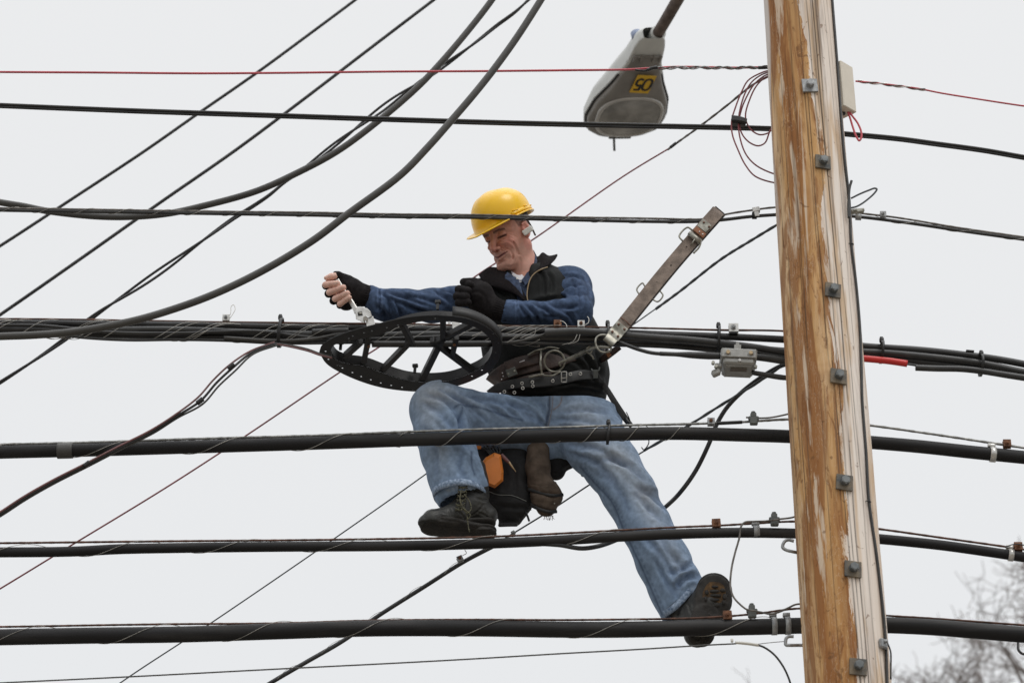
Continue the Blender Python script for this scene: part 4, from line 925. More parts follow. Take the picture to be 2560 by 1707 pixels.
# ------------------------------------------------------------------ the man
def wpt(p, Y=None): return W(p[0], p[1], p[2] if len(p) > 2 else Y)
def pr(px, P): return px*mpp(P)
HD = 7.44                                                    # the head's distance
HS_ = np.array([.741, .294, .604]); HF_ = np.array([-.579, -.176, .796]); HU_ = np.array([-.340, .940, -.040])
CB = np.stack([RV, UV, -FV])
hs, hf, hu = nrm(HS_@CB), nrm(HF_@CB), nrm(HU_@CB)
HO = W(1271.6, 590.8, HD)
def H(x, y, z): return HO+hs*x+hf*y+hu*z
HAX = np.stack([hs, hf, hu])
J = dict(neck=W(1322, 700, 7.52), chest=W(1335, 775, 7.55), waist=W(1362, 900, 7.57), pelvis=W(1388, 1010, 7.60),
         lsh=W(1420, 712, 7.53), lel=W(1440, 786, 7.42), lwr=W(1252, 777, 7.36), lhand=W(1190, 742, 7.33),
         rsh=W(1205, 745, 7.50), rel=W(1085, 763, 7.42), rwr=W(915, 738, 7.31), rhand=W(866, 728, 7.28),
         lhip=W(1448, 1055, 7.58), lkn=W(1572, 1232, 7.47), lan=W(1698, 1490, 7.49), rhip=W(1330, 1052, 7.58), rkn=W(1096, 1025, 7.44), ran=W(1150, 1215, 7.43), rsn=W(1130, 1165, 7.43))

def finger_r(s, a, b_, c, r, k=.003):
    s.cone(a, b_, r, r*.97, k); s.cone(b_, c, r*.97, r*.86, k)

def build_body():
    lo = np.array([.0, 0, 0]); 
    xh = (W(795, 700, 7.28)[0], W(925, 700, 7.28)[0]); xhead = (HO[0]-.12, HO[0]+.10)
    xs = axis_([(xh[0]-.01, .0017), (xh[1], .006), (xhead[0], .0016), (xhead[1], .007), (W(1810, 1500, 7.5)[0]+.05, None)])
    y0 = 7.17
    ys = axis_([(y0, .0019), (7.40, .0019), (7.50, .0035), (7.60, .006), (7.80, None)])
    zt = HO[2]+.17; zh = W(870, 800, 7.28)[2]; zb = W(1700, 1640, 7.4)[2]-.05
    zs = axis_([(zb, .008), (zh, .0017), (zt, None)])
    s = SDF(xs, ys, zs); c = s.cone
    # trunk and limbs under the clothes
    c(J['pelvis'], J['waist'], .125, .115, .03, sq=(FV, .75)); c(J['waist'], J['chest'], .115, .135, .03, sq=(FV, .75)); c(J['chest'], J['neck']-PZ*.03, .13, .08, .03, sq=(FV, .75))
    for a, b_, r1, r2 in (('lsh', 'lel', .045, .036), ('lel', 'lwr', .035, .024), ('rsh', 'rel', .045, .036), ('rel', 'rwr', .035, .024), ('lhip', 'lkn', .08, .056), ('lkn', 'lan', .055, .036), ('rhip', 'rkn', .08, .06), ('rkn', 'rsn', .050, .034)): c(J[a], J[b_], r1, r2, .02)
    c(J['neck'], J['lsh'], .06, .05, .03); c(J['neck'], J['rsh'], .06, .05, .03)
    c(J['lwr'], J['lhand'], .024, .03, .01)
    # neck and skull
    c(J['neck'], H(.004, -.022, -.045), .052, .051, .02); c(H(.03, -.01, -.05), W(1318, 700, 7.46), .030, .036, .02)
    e = s.ell
    e(H(0, -.012, .045), (.076, .096, .078), HAX, .01); e(H(0, .026, -.012), (.064, .064, .092), HAX, .03)
    c(H(.054, .0, -.05), H(.020, .070, -.098), .022, .018, .03); c(H(-.054, .0, -.05), H(-.020, .070, -.098), .022, .018, .03)
    c(H(-.012, .082, -.100), H(.012, .082, -.100), .0165, .0165, .02); e(H(0, .05, -.085), (.035, .035, .022), HAX, .02)
    for g in (1, -1):
        c(H(g*.010, .083, .030), H(g*.036, .075, .033), .0125, .012, .012); c(H(g*.036, .075, .033), H(g*.054, .052, .018), .012, .010, .012)   # brow
        e(H(g*.031, .097, .011), (.020, .0185, .014), HAX, .010, 'sub')
        e(H(g*.031, .0765, .009), (.0165, .0125, .0125), HAX, .003)                                   # lids over the eyeball
        e(H(g*.043, .063 if g > 0 else .058, -.026), (.020, .0175, .020) if g > 0 else (.016, .015, .018), HAX, .016)                                     # raised cheek
        e(H(g*.029, .083, -.020), (.016, .012, .012), HAX, .012)
        c(H(g*.017, .0865, -.0015), H(g*.047, .075, .003), .0032, .0025, .004, 'sub')                  # squinting slit
        c(H(g*.018, .090, -.0105), H(g*.042, .084, -.009), .0016, .0014, .005, 'sub')                  # under-eye crease
        for a, b_, r in (((.0175, .102, -.033), (.031, .090, -.044), .0042), ((.031, .090, -.044), (.040, .080, -.062), .0044), ((.040, .080, -.062), (.039, .074, -.084), .0032),
                         ((.054, .068, -.022), (.060, .060, -.040), .0020), ((.060, .060, -.040), (.059, .056, -.060), .0026), ((.059, .056, -.060), (.054, .052, -.080), .0020)):
            c(H(g*a[0], a[1], a[2]), H(g*b_[0], b_[1], b_[2]), r, r, .009, 'sub')
        e(H(g*.030, .076, -.068), (.010, .009, .014), HAX, .010)
    c(H(0, .089, .018), H(0, .104, -.012), .0085, .0095, .010); c(H(0, .104, -.012), H(0, .114, -.031), .0095, .0115, .007)
    for g in (1, -1):
        e(H(g*.0125, .101, -.035), (.0085, .011, .0075), HAX, .004); e(H(g*.007, .107, -.0435), (.0038, .005, .003), HAX, .002, 'sub')
    # mouth: closed smile
    e(H(0, .090, -.058), (.026, .013, .014), HAX, .012)
    c(H(0, .1005, -.0625), H(.020, .093, -.058), .0042, .0030, .004); c(H(0, .1005, -.0625), H(-.020, .093, -.058), .0042, .0030, .004)
    c(H(0, .0985, -.0735), H(.016, .092, -.068), .0052, .0035, .004); c(H(0, .0985, -.0735), H(-.016, .092, -.068), .0052, .0035, .004)
    for g in (1, -1): c(H(0, .1055, -.0675), H(g*.014, .1000, -.0655), .0018, .0018, .003, 'sub'); c(H(g*.014, .1000, -.0655), H(g*.030, .086, -.057), .0018, .0026, .004, 'sub')
    e(H(0, .094, -.086), (.016, .005, .004), HAX, .008, 'sub')
    # ears
    for g in (1, -1):
        ea = np.stack([nrm(hs*g+hf*.45), nrm(hf-hs*g*.45), hu])
        e(H(g*.079, -.006, .001), (.0085, .018, .031), ea, .004); e(H(g*.087, -.001, .004), (.006, .010, .019), ea, .004, 'sub')
        c(H(g*.082, -.012, .026), H(g*.084, -.020, .006), .0045, .004, .003); c(H(g*.084, -.020, .006), H(g*.079, -.004, -.027), .004, .0055, .004); c(H(g*.081, .008, .02), H(g*.082, -.012, .026), .0035, .0045, .003)
        e(H(g*.083, .008, -.003), (.004, .004, .006), ea, .003)
    # bare right hand: palm, four curled fingers of different lengths, thumb along the side
    hp = W(880, 735, 7.30); c(J['rwr'], hp, .023, .030, .012); c(hp, W(850, 722, 7.29), .030, .026, .012)
    fr = (((838, 697, 7.30), (814, 712, 7.270), (843, 708, 7.240), 8.2), ((842, 716, 7.30), (824, 731, 7.268), (858, 719, 7.238), 8.5), ((848, 736, 7.30), (838, 747, 7.268), (868, 733, 7.240), 8.0), ((856, 752, 7.30), (850, 760, 7.270), (873, 744, 7.244), 7.4))
    for a, b_, c_, r in fr: P = wpt(b_); c(wpt(a), P, pr(r*1.02, P), pr(r, P), .004); c(P, wpt(c_), pr(r, P), pr(r*.92, P), .0022)
    P = W(845, 690, 7.27); c(W(872, 712, 7.29), P, .016, pr(9.5, P), .008); c(P, W(828, 691, 7.262), pr(9.2, P), pr(8.2, P), .003); c(W(828, 691, 7.262), W(815, 695, 7.260), pr(8.2, P), pr(5.6, P), .002)
    V, F = s.mesh(1)
    N0_ = vnormals(V, F); V = V+N0_*(vnoise(V, 260, 3)*.00022)[:, None]
    fc = [([(1268, 601), (1282, 608), (1291, 622), (1292, 645), (1286, 660)], 2.8, .0023), ([(1256, 624), (1268, 623), (1279, 631), (1283, 646), (1278, 658)], 2.4, .0025), ([(1268, 590), (1282, 597), (1292, 606)], 1.5, .0011), ([(1269, 586), (1284, 589), (1294, 594)], 1.4, .0008),
          ([(1241, 599), (1252, 604), (1266, 602)], 1.8, .0018), ([(1236, 592), (1250, 592), (1267, 586)], 1.8, .0028), ([(1208, 605), (1216, 606), (1223, 603)], 1.6, .0022), ([(1228, 585), (1226, 592)], 1.8, .0016), ([(1262, 665), (1276, 668), (1290, 662)], 3, .0014), ([(1296, 640), (1302, 655), (1300, 668)], 3, .0014), ([(1205, 620), (1213, 640), (1224, 655)], 2.2, .0012),
          ([(824, 708), (826, 716)], 1.5, .0012), ([(840, 722), (842, 731)], 1.5, .0012), ([(852, 737), (854, 744)], 1.5, .0012), ([(861, 749), (864, 755)], 1.5, .0012), ([(820, 690), (823, 698)], 1.3, .001)]
    V = folds(V, F, proj(V), fc, .6)
    # skin tone
    q = (V-HO)@HAX.T; x, y, z = q.T
    C = np.tile(np.array([.68, .345, .265]), (len(V), 1))
    def blend(m, c_):
        m = np.clip(m, 0, 1)[:, None]; C[:] = C*(1-m)+np.array(c_)*m
    hd = np.linalg.norm(q, axis=1) < .17
    g = lambda cx_, cy_, cz, r: np.exp(-(((np.abs(x)-cx_)**2+(y-cy_)**2+(z-cz)**2)/r**2))
    blend(hd*g(.045, .075, -.022, .022)*.55, (.60, .20, .17)); blend(hd*g(0, .115, -.03, .016)*.6, (.60, .22, .19)); blend(hd*(np.abs(x) > .072)*.5, (.60, .23, .19))
    stub = hd*np.clip((-.040-z)/.02, 0, 1)*np.clip((y-.0)/.03, 0, 1)*(np.abs(vnoise(V, 420, 2))*.35+.30); blend(stub*.7, (.30, .22, .19))
    blend(hd*np.exp(-(((z+.056-(np.abs(x)*.1))/.0075)**2))*(y > .075)*(np.abs(x) < .026)*.45, (.20, .13, .11))
    lips = hd*(y > .082)*(np.abs(x) < .026)*np.exp(-(((z+.0665-np.abs(x)*.28)/.0055)**4)); blend(lips*.75, (.36, .12, .11))
    slit = hd*(y > .078)*(np.abs(x) < .033)*np.exp(-(((z+.0672-np.abs(x)*.30)/.0021)**2)); blend(slit*.9, (.07, .02, .02))
    brow = hd*(y > .055)*np.exp(-(((z-.027+(np.abs(x)-.03)**2*9)/.0052)**2))*((np.abs(x) > .010) & (np.abs(x) < .052)); blend(brow*(.85+.15*vnoise(V, 500, 4)), (.07, .045, .035))
    eye = hd*(y > .06)*np.exp(-(((z-.001)/.0036)**2))*((np.abs(x) > .014) & (np.abs(x) < .047)); blend(eye*.92, (.035, .022, .02))
    hair = hd*np.clip((z-(.012-y*.15+np.clip(y-.02, 0, 1)*3.2))/.012, 0, 1)*(y < .05)*(np.abs(x) < .08); hair = np.maximum(hair, hd*(y < -.02)*np.clip((z+.035)/.02, 0, 1)*(np.abs(x) < .077)); blend(hair*(.62+.2*vnoise(V, 500, 9)), (.085, .07, .058))
    fingers = (~hd)*1.0; uv = proj(V)
    tip = fingers*(uv[:, 0] < 880)*(uv[:, 1] < 765); blend(tip*(.8+.2*vnoise(V, 60, 1)), (.80, .53, .44))
    b = MB(); b.add(V, F); return b.build('person', M['skin'], None, attr=C)
person = build_body()
tag(person, 'person in yellow hard hat, denim and black vest straddling the cables with a wrench', 'person')

def finish(s, name, m, crs=(), base=None, paint=None, noise=(0, 0), sm=1, parent=None, ribs=None, label=None):
    V, F = s.mesh(sm)
    if name in ('jeans', 'shirt', 'vest'): crs = [(a, b_*(.95 if name == 'jeans' else 1.0), d*(1.75 if name == 'jeans' else 1.7)) for a, b_, d in crs]
    if noise[0]: V = V+vnormals(V, F)*(vnoise(V, noise[1], 3)*noise[0]+vnoise(V, noise[1]*2.3, 5)*noise[0]*.45)[:, None]
    uv = proj(V)
    if crs: V = folds(V, F, uv, crs)
    if ribs is not None: V = ribs(V, vnormals(V, F), uv)
    C = None
    if base is not None:
        C = np.tile(np.array(base), (len(V), 1))
        if paint: paint(V, uv, C, vnormals(V, F))
    b = MB(); b.add(V, F); return b.build(name, M[m], parent or person, attr=C, label=label)
def line_paint(C, uv, poly, wd, colr, st=1, dash=None):
    p = cmr(np.array(poly, float), 6) if len(poly) > 2 else poly
    d, t = pdist(uv, p); m = np.exp(-(d/wd)**2)*st
    if dash: m *= .35+.65*(np.sin(t*dash*2*np.pi) > -.2)
    C[:] = C*(1-m[:, None])+np.array(colr)*m[:, None]
def blob_paint(C, uv, c, r, colr, st=1, ang=0):
    a = math.radians(ang); d = uv-np.array(c, float); u = d[:, 0]*math.cos(a)+d[:, 1]*math.sin(a); v = -d[:, 0]*math.sin(a)+d[:, 1]*math.cos(a)
    m = np.exp(-((u/r[0])**2+(v/r[1])**2))*st; C[:] = C*(1-m[:, None])+np.array(colr)*m[:, None]

# jeans
def build_jeans():
    A = W(1020, 940, 7.5); Bq = W(1765, 1560, 7.5)
    s = SDF(rng_(A[0]-.02, Bq[0]+.02, .0036), rng_(7.31, 7.76, .0038), rng_(Bq[2]-.06, W(1300, 960, 7.55)[2]+.07, .0036)); c = s.cone
    def seg(pts, k=.03):
        for (a, b_) in zip(pts[:-1], pts[1:]):
            P, Q = wpt(a), wpt(b_); c(P, Q, pr(a[3], P), pr(b_[3], Q), k, sq=(FV, .92))
    for a_, b_ in (((1385, 985, 7.58), (1385, 1050, 7.60)),): c(W(*a_), W(*b_), pr(128, HO), pr(122, HO), .03, sq=(FV, .70))
    c(W(1300, 1040, 7.60), W(1470, 1050, 7.60), pr(80, HO), pr(84, HO), .03, sq=(FV, 1.0))
    c(W(1330, 1085, 7.62), W(1390, 1075, 7.62), pr(58, HO), pr(60, HO), .03)
    seg([(1330, 1052, 7.57, 76), (1230, 1050, 7.52, 70), (1150, 1035, 7.47, 66), (1098, 1024, 7.44, 70)], .025)
    seg([(1096, 1022, 7.44, 71), (1106, 1080, 7.43, 67), (1122, 1130, 7.43, 68), (1140, 1188, 7.43, 69), (1152, 1222, 7.43, 70)], .018)
    seg([(1450, 1050, 7.57, 86), (1490, 1110, 7.53, 80), (1530, 1165, 7.49, 70), (1572, 1232, 7.47, 65), (1612, 1310, 7.47, 62), (1660, 1405, 7.48, 66), (1690, 1470, 7.49, 66), (1712, 1512, 7.49, 68)], .02)
    s.boxr(np.array([W(1385, 760, 7.58)[0], 7.58, W(1385, 984, 7.45)[2]+.2]), ((1, 0, 0), (0, 1, 0), (0, 0, 1)), (.4, .4, .2), .002, .006, 'sub')
    # open hems
    q0, q1 = W(1157, 1236, 7.43), W(1176, 1330, 7.43); n = nrm(q1-q0)
    s.boxr(W(1166, 1290, 7.43)+n*.026, (np.cross(n, [0, 1, .3]), np.cross(n, np.cross(n, [0, 1, .3])), n), (.2, .2, .075), .002, .009, 'sub')
    c(W(1141, 1182, 7.43), W(1157, 1238, 7.43), pr(52, HO), pr(58, HO), .004, 'sub', sq=(FV, .88))
    a0, a1 = W(1667, 1541, 7.49), W(1738, 1474, 7.49); dn = nrm(W(1735, 1560, 7.47)-W(1700, 1508, 7.49))
    s.boxr(W(1702, 1508, 7.49)+dn*.114, (nrm(a1-a0), np.cross(dn, nrm(a1-a0)), dn), (.2, .2, .083), .002, .009, 'sub')
    c(W(1678, 1446, 7.49), W(1722, 1532, 7.49), pr(50, HO), pr(56, HO), .004, 'sub', sq=(FV, .88))
    cr_ = []
    f = lambda pts, w_, d: cr_.append((pts, w_, d))
    # thigh folds running from knee to groin
    for i, (a, b_, w_, d) in enumerate([((1100, 975), (1190, 1040), 7, .005), ((1120, 985), (1215, 1052), 5, .004), ((1150, 985), (1265, 1045), 6, .005), ((1185, 990), (1300, 1046), 6, .006), ((1225, 995), (1330, 1052), 7, .006), ((1265, 1002), (1350, 1062), 6, .006), ((1300, 1010), (1362, 1072), 5, .005), ((1340, 1000), (1368, 1050), 5, .004)]):
        m_ = ((a[0]+b_[0])/2+6, (a[1]+b_[1])/2-7); f([a, m_, b_], w_, d)
    f([(1148, 1040), (1152, 1075), (1172, 1120)], 7, .007); f([(1065, 985), (1110, 1000), (1150, 1045), (1158, 1080)], 7, .006); f([(1060, 1010), (1095, 1030), (1140, 1080)], 8, .004)
    f([(1060, 1065), (1085, 1110), (1092, 1180)], 9, .004); f([(1095, 1060), (1130, 1120), (1150, 1180)], 9, .003); f([(1160, 1110), (1150, 1160), (1165, 1205)], 7, .004); f([(1110, 1150), (1118, 1200)], 8, .003)
    f([(1370, 1000), (1371, 1030), (1362, 1070)], 3, .004)
    for a, m_, b_, w_, d in (((1400, 1035), (1450, 1025), (1520, 1030), 7, .004), ((1385, 1050), (1440, 1048), (1500, 1062), 7, .005), ((1400, 1068), (1450, 1075), (1520, 1110), 9, .005), ((1425, 1110), (1490, 1120), (1560, 1160), 9, .006), ((1420, 1130), (1480, 1150), (1540, 1200), 7, .004),
                             ((1490, 1150), (1545, 1150), (1600, 1190), 9, .005), ((1530, 1150), (1580, 1170), (1625, 1215), 6, .003), ((1500, 1180), (1540, 1215), (1570, 1270), 9, .004), ((1600, 1220), (1640, 1245), (1668, 1270), 9, .008), ((1590, 1235), (1615, 1265), (1650, 1300), 7, .004), ((1560, 1200), (1600, 1230), (1625, 1290), 7, .003),
                             ((1610, 1340), (1640, 1370), (1690, 1440), 8, .004), ((1650, 1330), (1670, 1380), (1720, 1430), 9, .005), ((1690, 1470), (1705, 1448), (1745, 1440), 8, .010), ((1640, 1400), (1665, 1450), (1690, 1490), 7, .004), ((1675, 1430), (1700, 1425), (1735, 1400), 7, .005)): f([a, m_, b_], w_, d)
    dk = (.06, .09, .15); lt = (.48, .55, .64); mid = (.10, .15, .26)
    def paint(V, uv, C, N):
        up = np.clip(-(N@FV), 0, 1)
        n_ = vnoise(V, 34, 6)*.12+vnoise(V, 90, 2)*.10
        C *= (1+n_)[:, None]
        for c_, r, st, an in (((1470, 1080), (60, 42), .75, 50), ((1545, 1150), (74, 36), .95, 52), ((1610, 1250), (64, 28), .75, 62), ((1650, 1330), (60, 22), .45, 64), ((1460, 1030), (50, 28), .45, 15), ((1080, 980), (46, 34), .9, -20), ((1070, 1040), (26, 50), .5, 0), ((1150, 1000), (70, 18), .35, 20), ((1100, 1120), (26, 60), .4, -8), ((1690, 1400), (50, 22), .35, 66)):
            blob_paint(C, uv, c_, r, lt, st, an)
        blob_paint(C, uv, (1615, 1235), (26, 22), (.22, .21, .20), .5, 40); blob_paint(C, uv, (1085, 995), (36, 24), (.27, .28, .30), .5)
        for a, st in (([(1120, 1225), (1150, 1216), (1200, 1230), (1220, 1244)], .5), ([(1662, 1528), (1700, 1500), (1738, 1466)], .5)): line_paint(C, uv, a, 5, lt, st, 9)
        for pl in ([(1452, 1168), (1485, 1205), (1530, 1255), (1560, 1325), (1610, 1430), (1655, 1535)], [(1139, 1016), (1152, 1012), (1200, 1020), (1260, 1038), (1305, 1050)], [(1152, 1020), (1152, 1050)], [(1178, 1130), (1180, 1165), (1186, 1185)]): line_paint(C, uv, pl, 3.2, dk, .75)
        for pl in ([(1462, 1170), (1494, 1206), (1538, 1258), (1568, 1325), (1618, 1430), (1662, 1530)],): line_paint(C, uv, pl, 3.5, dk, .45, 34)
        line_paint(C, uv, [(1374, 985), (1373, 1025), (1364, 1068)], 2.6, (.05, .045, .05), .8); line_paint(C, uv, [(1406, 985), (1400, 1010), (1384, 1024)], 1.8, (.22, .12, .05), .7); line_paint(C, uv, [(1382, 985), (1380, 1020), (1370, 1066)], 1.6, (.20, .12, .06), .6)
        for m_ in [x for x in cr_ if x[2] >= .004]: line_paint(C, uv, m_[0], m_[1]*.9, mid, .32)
    M['hem'] = mat('denim_hem', (.20, .28, .42), .85, .35, 120, .5, 500, c2=(.42, .52, .66), spec=.15)
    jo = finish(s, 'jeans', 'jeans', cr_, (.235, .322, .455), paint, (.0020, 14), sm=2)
    for ring, up in (([(1084, 1243, 7.43), (1092, 1230, 7.375), (1116, 1218, 7.338), (1146, 1211, 7.325), (1178, 1214, 7.335), (1206, 1226, 7.37), (1222, 1243, 7.43), (1212, 1262, 7.49), (1180, 1273, 7.53), (1146, 1276, 7.54), (1112, 1270, 7.52), (1092, 1258, 7.48)], (-4, -15)),
                     ([(1665, 1541, 7.49), (1672, 1537, 7.43), (1688, 1526, 7.405), (1708, 1507, 7.395), (1726, 1487, 7.40), (1738, 1472, 7.43), (1744, 1474, 7.49), (1740, 1496, 7.55), (1722, 1524, 7.585), (1700, 1544, 7.59), (1680, 1550, 7.56)], (-9, -13))):
        P0 = [wpt(p) for p in ring]; c_ = np.mean(P0, 0)
        P1 = [W(p[0]+up[0], p[1]+up[1], p[2]) for p in ring]; lo_ = cmr(np.array(P0+P0[:3]), 8)[8:-8]; hi_ = cmr(np.array(P1+P1[:3]), 8)[8:-8]
        n_ = len(lo_); b = MB(); V = []
        cen = lo_.mean(0); 
        for q_, sc_ in ((lo_, .975), (lo_, 1.012), (lo_*.5+hi_*.5, 1.022), (hi_, 1.012), (hi_, .95)):
            m0 = q_.mean(0); V.append(m0+(q_-m0)*(sc_-.004))
        F = [[a*n_+k, a*n_+k+1, (a+1)*n_+k+1, (a+1)*n_+k] for a in range(4) for k in range(n_-1)]
        b.add(np.vstack(V), F); b.build('hem', M['hem'], jo)
    return jo
build_jeans()

# denim shirt: two sleeves with cuffs, shoulders
def build_shirt():
    s = SDF(rng_(W(895, 740, 7.3)[0], W(1500, 700, 7.5)[0]+.03, .0036), rng_(7.26, 7.68, .0038), rng_(W(1300, 850, 7.5)[2], W(1300, 640, 7.5)[2]+.03, .0036)); c = s.cone
    def seg(pts, k=.02):
        for (a, b_) in zip(pts[:-1], pts[1:]): P, Q = wpt(a), wpt(b_); c(P, Q, pr(a[3], P), pr(b_[3], Q), k)
    seg([(1400, 722, 7.55, 52), (1428, 716, 7.52, 49), (1438, 750, 7.47, 46), (1440, 778, 7.42, 42)])
    seg([(1440, 782, 7.42, 40), (1390, 788, 7.395, 36), (1330, 788, 7.38, 33), (1290, 783, 7.37, 30)]); seg([(1290, 781, 7.37, 30), (1267, 779, 7.365, 29.5)], .004)
    c(W(1256, 776, 7.365), W(1248, 774, 7.36), pr(26, HO), pr(26, HO), .004, 'sub')
    seg([(1230, 745, 7.52, 48), (1190, 752, 7.49, 46), (1130, 760, 7.45, 42), (1080, 764, 7.42, 41), (1020, 762, 7.37, 38), (975, 764, 7.345, 39), (950, 762, 7.335, 37)])
    seg([(950, 755, 7.33, 33), (925, 741, 7.32, 28.5)], .008)
    c(W(914, 738, 7.315), W(905, 735, 7.31), pr(25, HO), pr(25, HO), .004, 'sub')
    c(J['neck']-PZ*.02, J['lsh'], .055, .05, .03); c(J['neck']-PZ*.05, J['rsh'], .055, .05, .03)
    cr_ = []
    f = lambda pts, w_, d: cr_.append((pts, w_, d))
    for a, m_, b_, w_, d in (((1392, 735), (1420, 710), (1455, 712), 5, .005), ((1385, 752), (1420, 735), (1470, 735), 6, .004), ((1375, 760), (1410, 770), (1445, 762), 6, .007), ((1345, 762), (1370, 775), (1385, 800), 5, .006), ((1320, 765), (1335, 780), (1350, 808), 5, .006), ((1300, 765), (1312, 785), (1330, 802), 4, .004), ((1400, 775), (1425, 790), (1440, 812), 5, .005), ((1430, 700), (1450, 735), (1452, 775), 4, .003),
                             ((1360, 790), (1395, 795), (1420, 806), 5, .004), ((1455, 690), (1470, 720), (1474, 750), 4, .002), ((1400, 700), (1430, 690), (1460, 700), 4, .003), ((1378, 746), (1398, 738), (1420, 745), 4, .004)): f([a, m_, b_], w_, d)
    for a, m_, b_, w_, d in (((950, 730), (970, 745), (975, 790), 6, .007), ((965, 728), (1000, 738), (1060, 760), 6, .006), ((975, 745), (1020, 765), (1090, 785), 6, .005), ((1000, 735), (1060, 745), (1110, 760), 5, .004), ((940, 765), (955, 778), (965, 798), 6, .008), ((990, 760), (1000, 775), (1005, 798), 6, .006), ((1090, 728), (1110, 740), (1130, 760), 6, .006), ((1105, 724), (1135, 735), (1150, 750), 5, .005), ((1030, 770), (1080, 785), (1120, 790), 6, .004)): f([a, m_, b_], w_, d)
    f([(1292, 752), (1293, 780), (1292, 808)], 2.2, .003); f([(949, 718), (951, 745), (948, 775)], 2.6, .0035)
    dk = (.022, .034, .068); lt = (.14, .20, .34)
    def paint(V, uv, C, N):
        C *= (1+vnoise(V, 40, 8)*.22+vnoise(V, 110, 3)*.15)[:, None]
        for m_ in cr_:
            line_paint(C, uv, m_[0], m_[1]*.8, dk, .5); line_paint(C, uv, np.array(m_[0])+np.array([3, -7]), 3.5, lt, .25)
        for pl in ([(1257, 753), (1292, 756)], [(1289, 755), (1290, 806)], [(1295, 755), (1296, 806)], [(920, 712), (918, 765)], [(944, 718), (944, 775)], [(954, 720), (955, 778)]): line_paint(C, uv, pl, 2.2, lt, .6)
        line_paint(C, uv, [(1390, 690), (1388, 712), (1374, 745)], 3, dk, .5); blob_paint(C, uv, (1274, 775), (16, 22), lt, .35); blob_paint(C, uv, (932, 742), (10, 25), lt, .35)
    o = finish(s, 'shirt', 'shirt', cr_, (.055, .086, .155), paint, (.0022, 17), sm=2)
    return o
shirt = build_shirt()
P = W(1439, 755, 7.402); MB().ball(P, .0042, 6, (1, .5, 1)).build('button', M['white'], shirt)
# shirt collar and the front placket showing in the vest's neckline
M['shirtplain'] = mat('denim_collar', (.03, .048, .095), .85, .3, 90, .35, 700, c2=(.055, .085, .16))
b = MB()
b.sheet([[W(1333, 632, 7.50), W(1340, 640, 7.47), W(1343, 652, 7.45)], [W(1328, 655, 7.46), W(1336, 660, 7.435), W(1338, 672, 7.42)], [W(1318, 680, 7.425), W(1326, 688, 7.405), W(1326, 698, 7.40)], [W(1304, 700, 7.405), W(1312, 712, 7.395), W(1309, 718, 7.395)]], .004)
b.sheet([[W(1268, 680, 7.42), W(1262, 690, 7.405), W(1262, 700, 7.40)], [W(1284, 690, 7.405), W(1284, 702, 7.395), W(1285, 714, 7.39)], [W(1300, 706, 7.402), W(1304, 722, 7.392), W(1308, 740, 7.39)]], .004)
b.sheet([[W(1286, 690, 7.425), W(1300, 700, 7.415), W(1322, 690, 7.425)], [W(1290, 730, 7.41), W(1306, 740, 7.405), W(1324, 735, 7.41)], [W(1300, 790, 7.42), W(1312, 795, 7.415), W(1324, 790, 7.42)]], .004)
b.build('shirt_collar', M['shirtplain'], person)
b = MB(); b.sheet([[W(1276, 676, 7.45), W(1298, 688, 7.425), W(1322, 672, 7.45)], [W(1284, 696, 7.425), W(1300, 706, 7.412), W(1316, 692, 7.425)]], .004); b.build('white_undershirt', M['tee'], person)
MB().ball(W(1293, 696, 7.392), .0042, 6, (1, .5, 1)).build('button', M['white'], shirt)

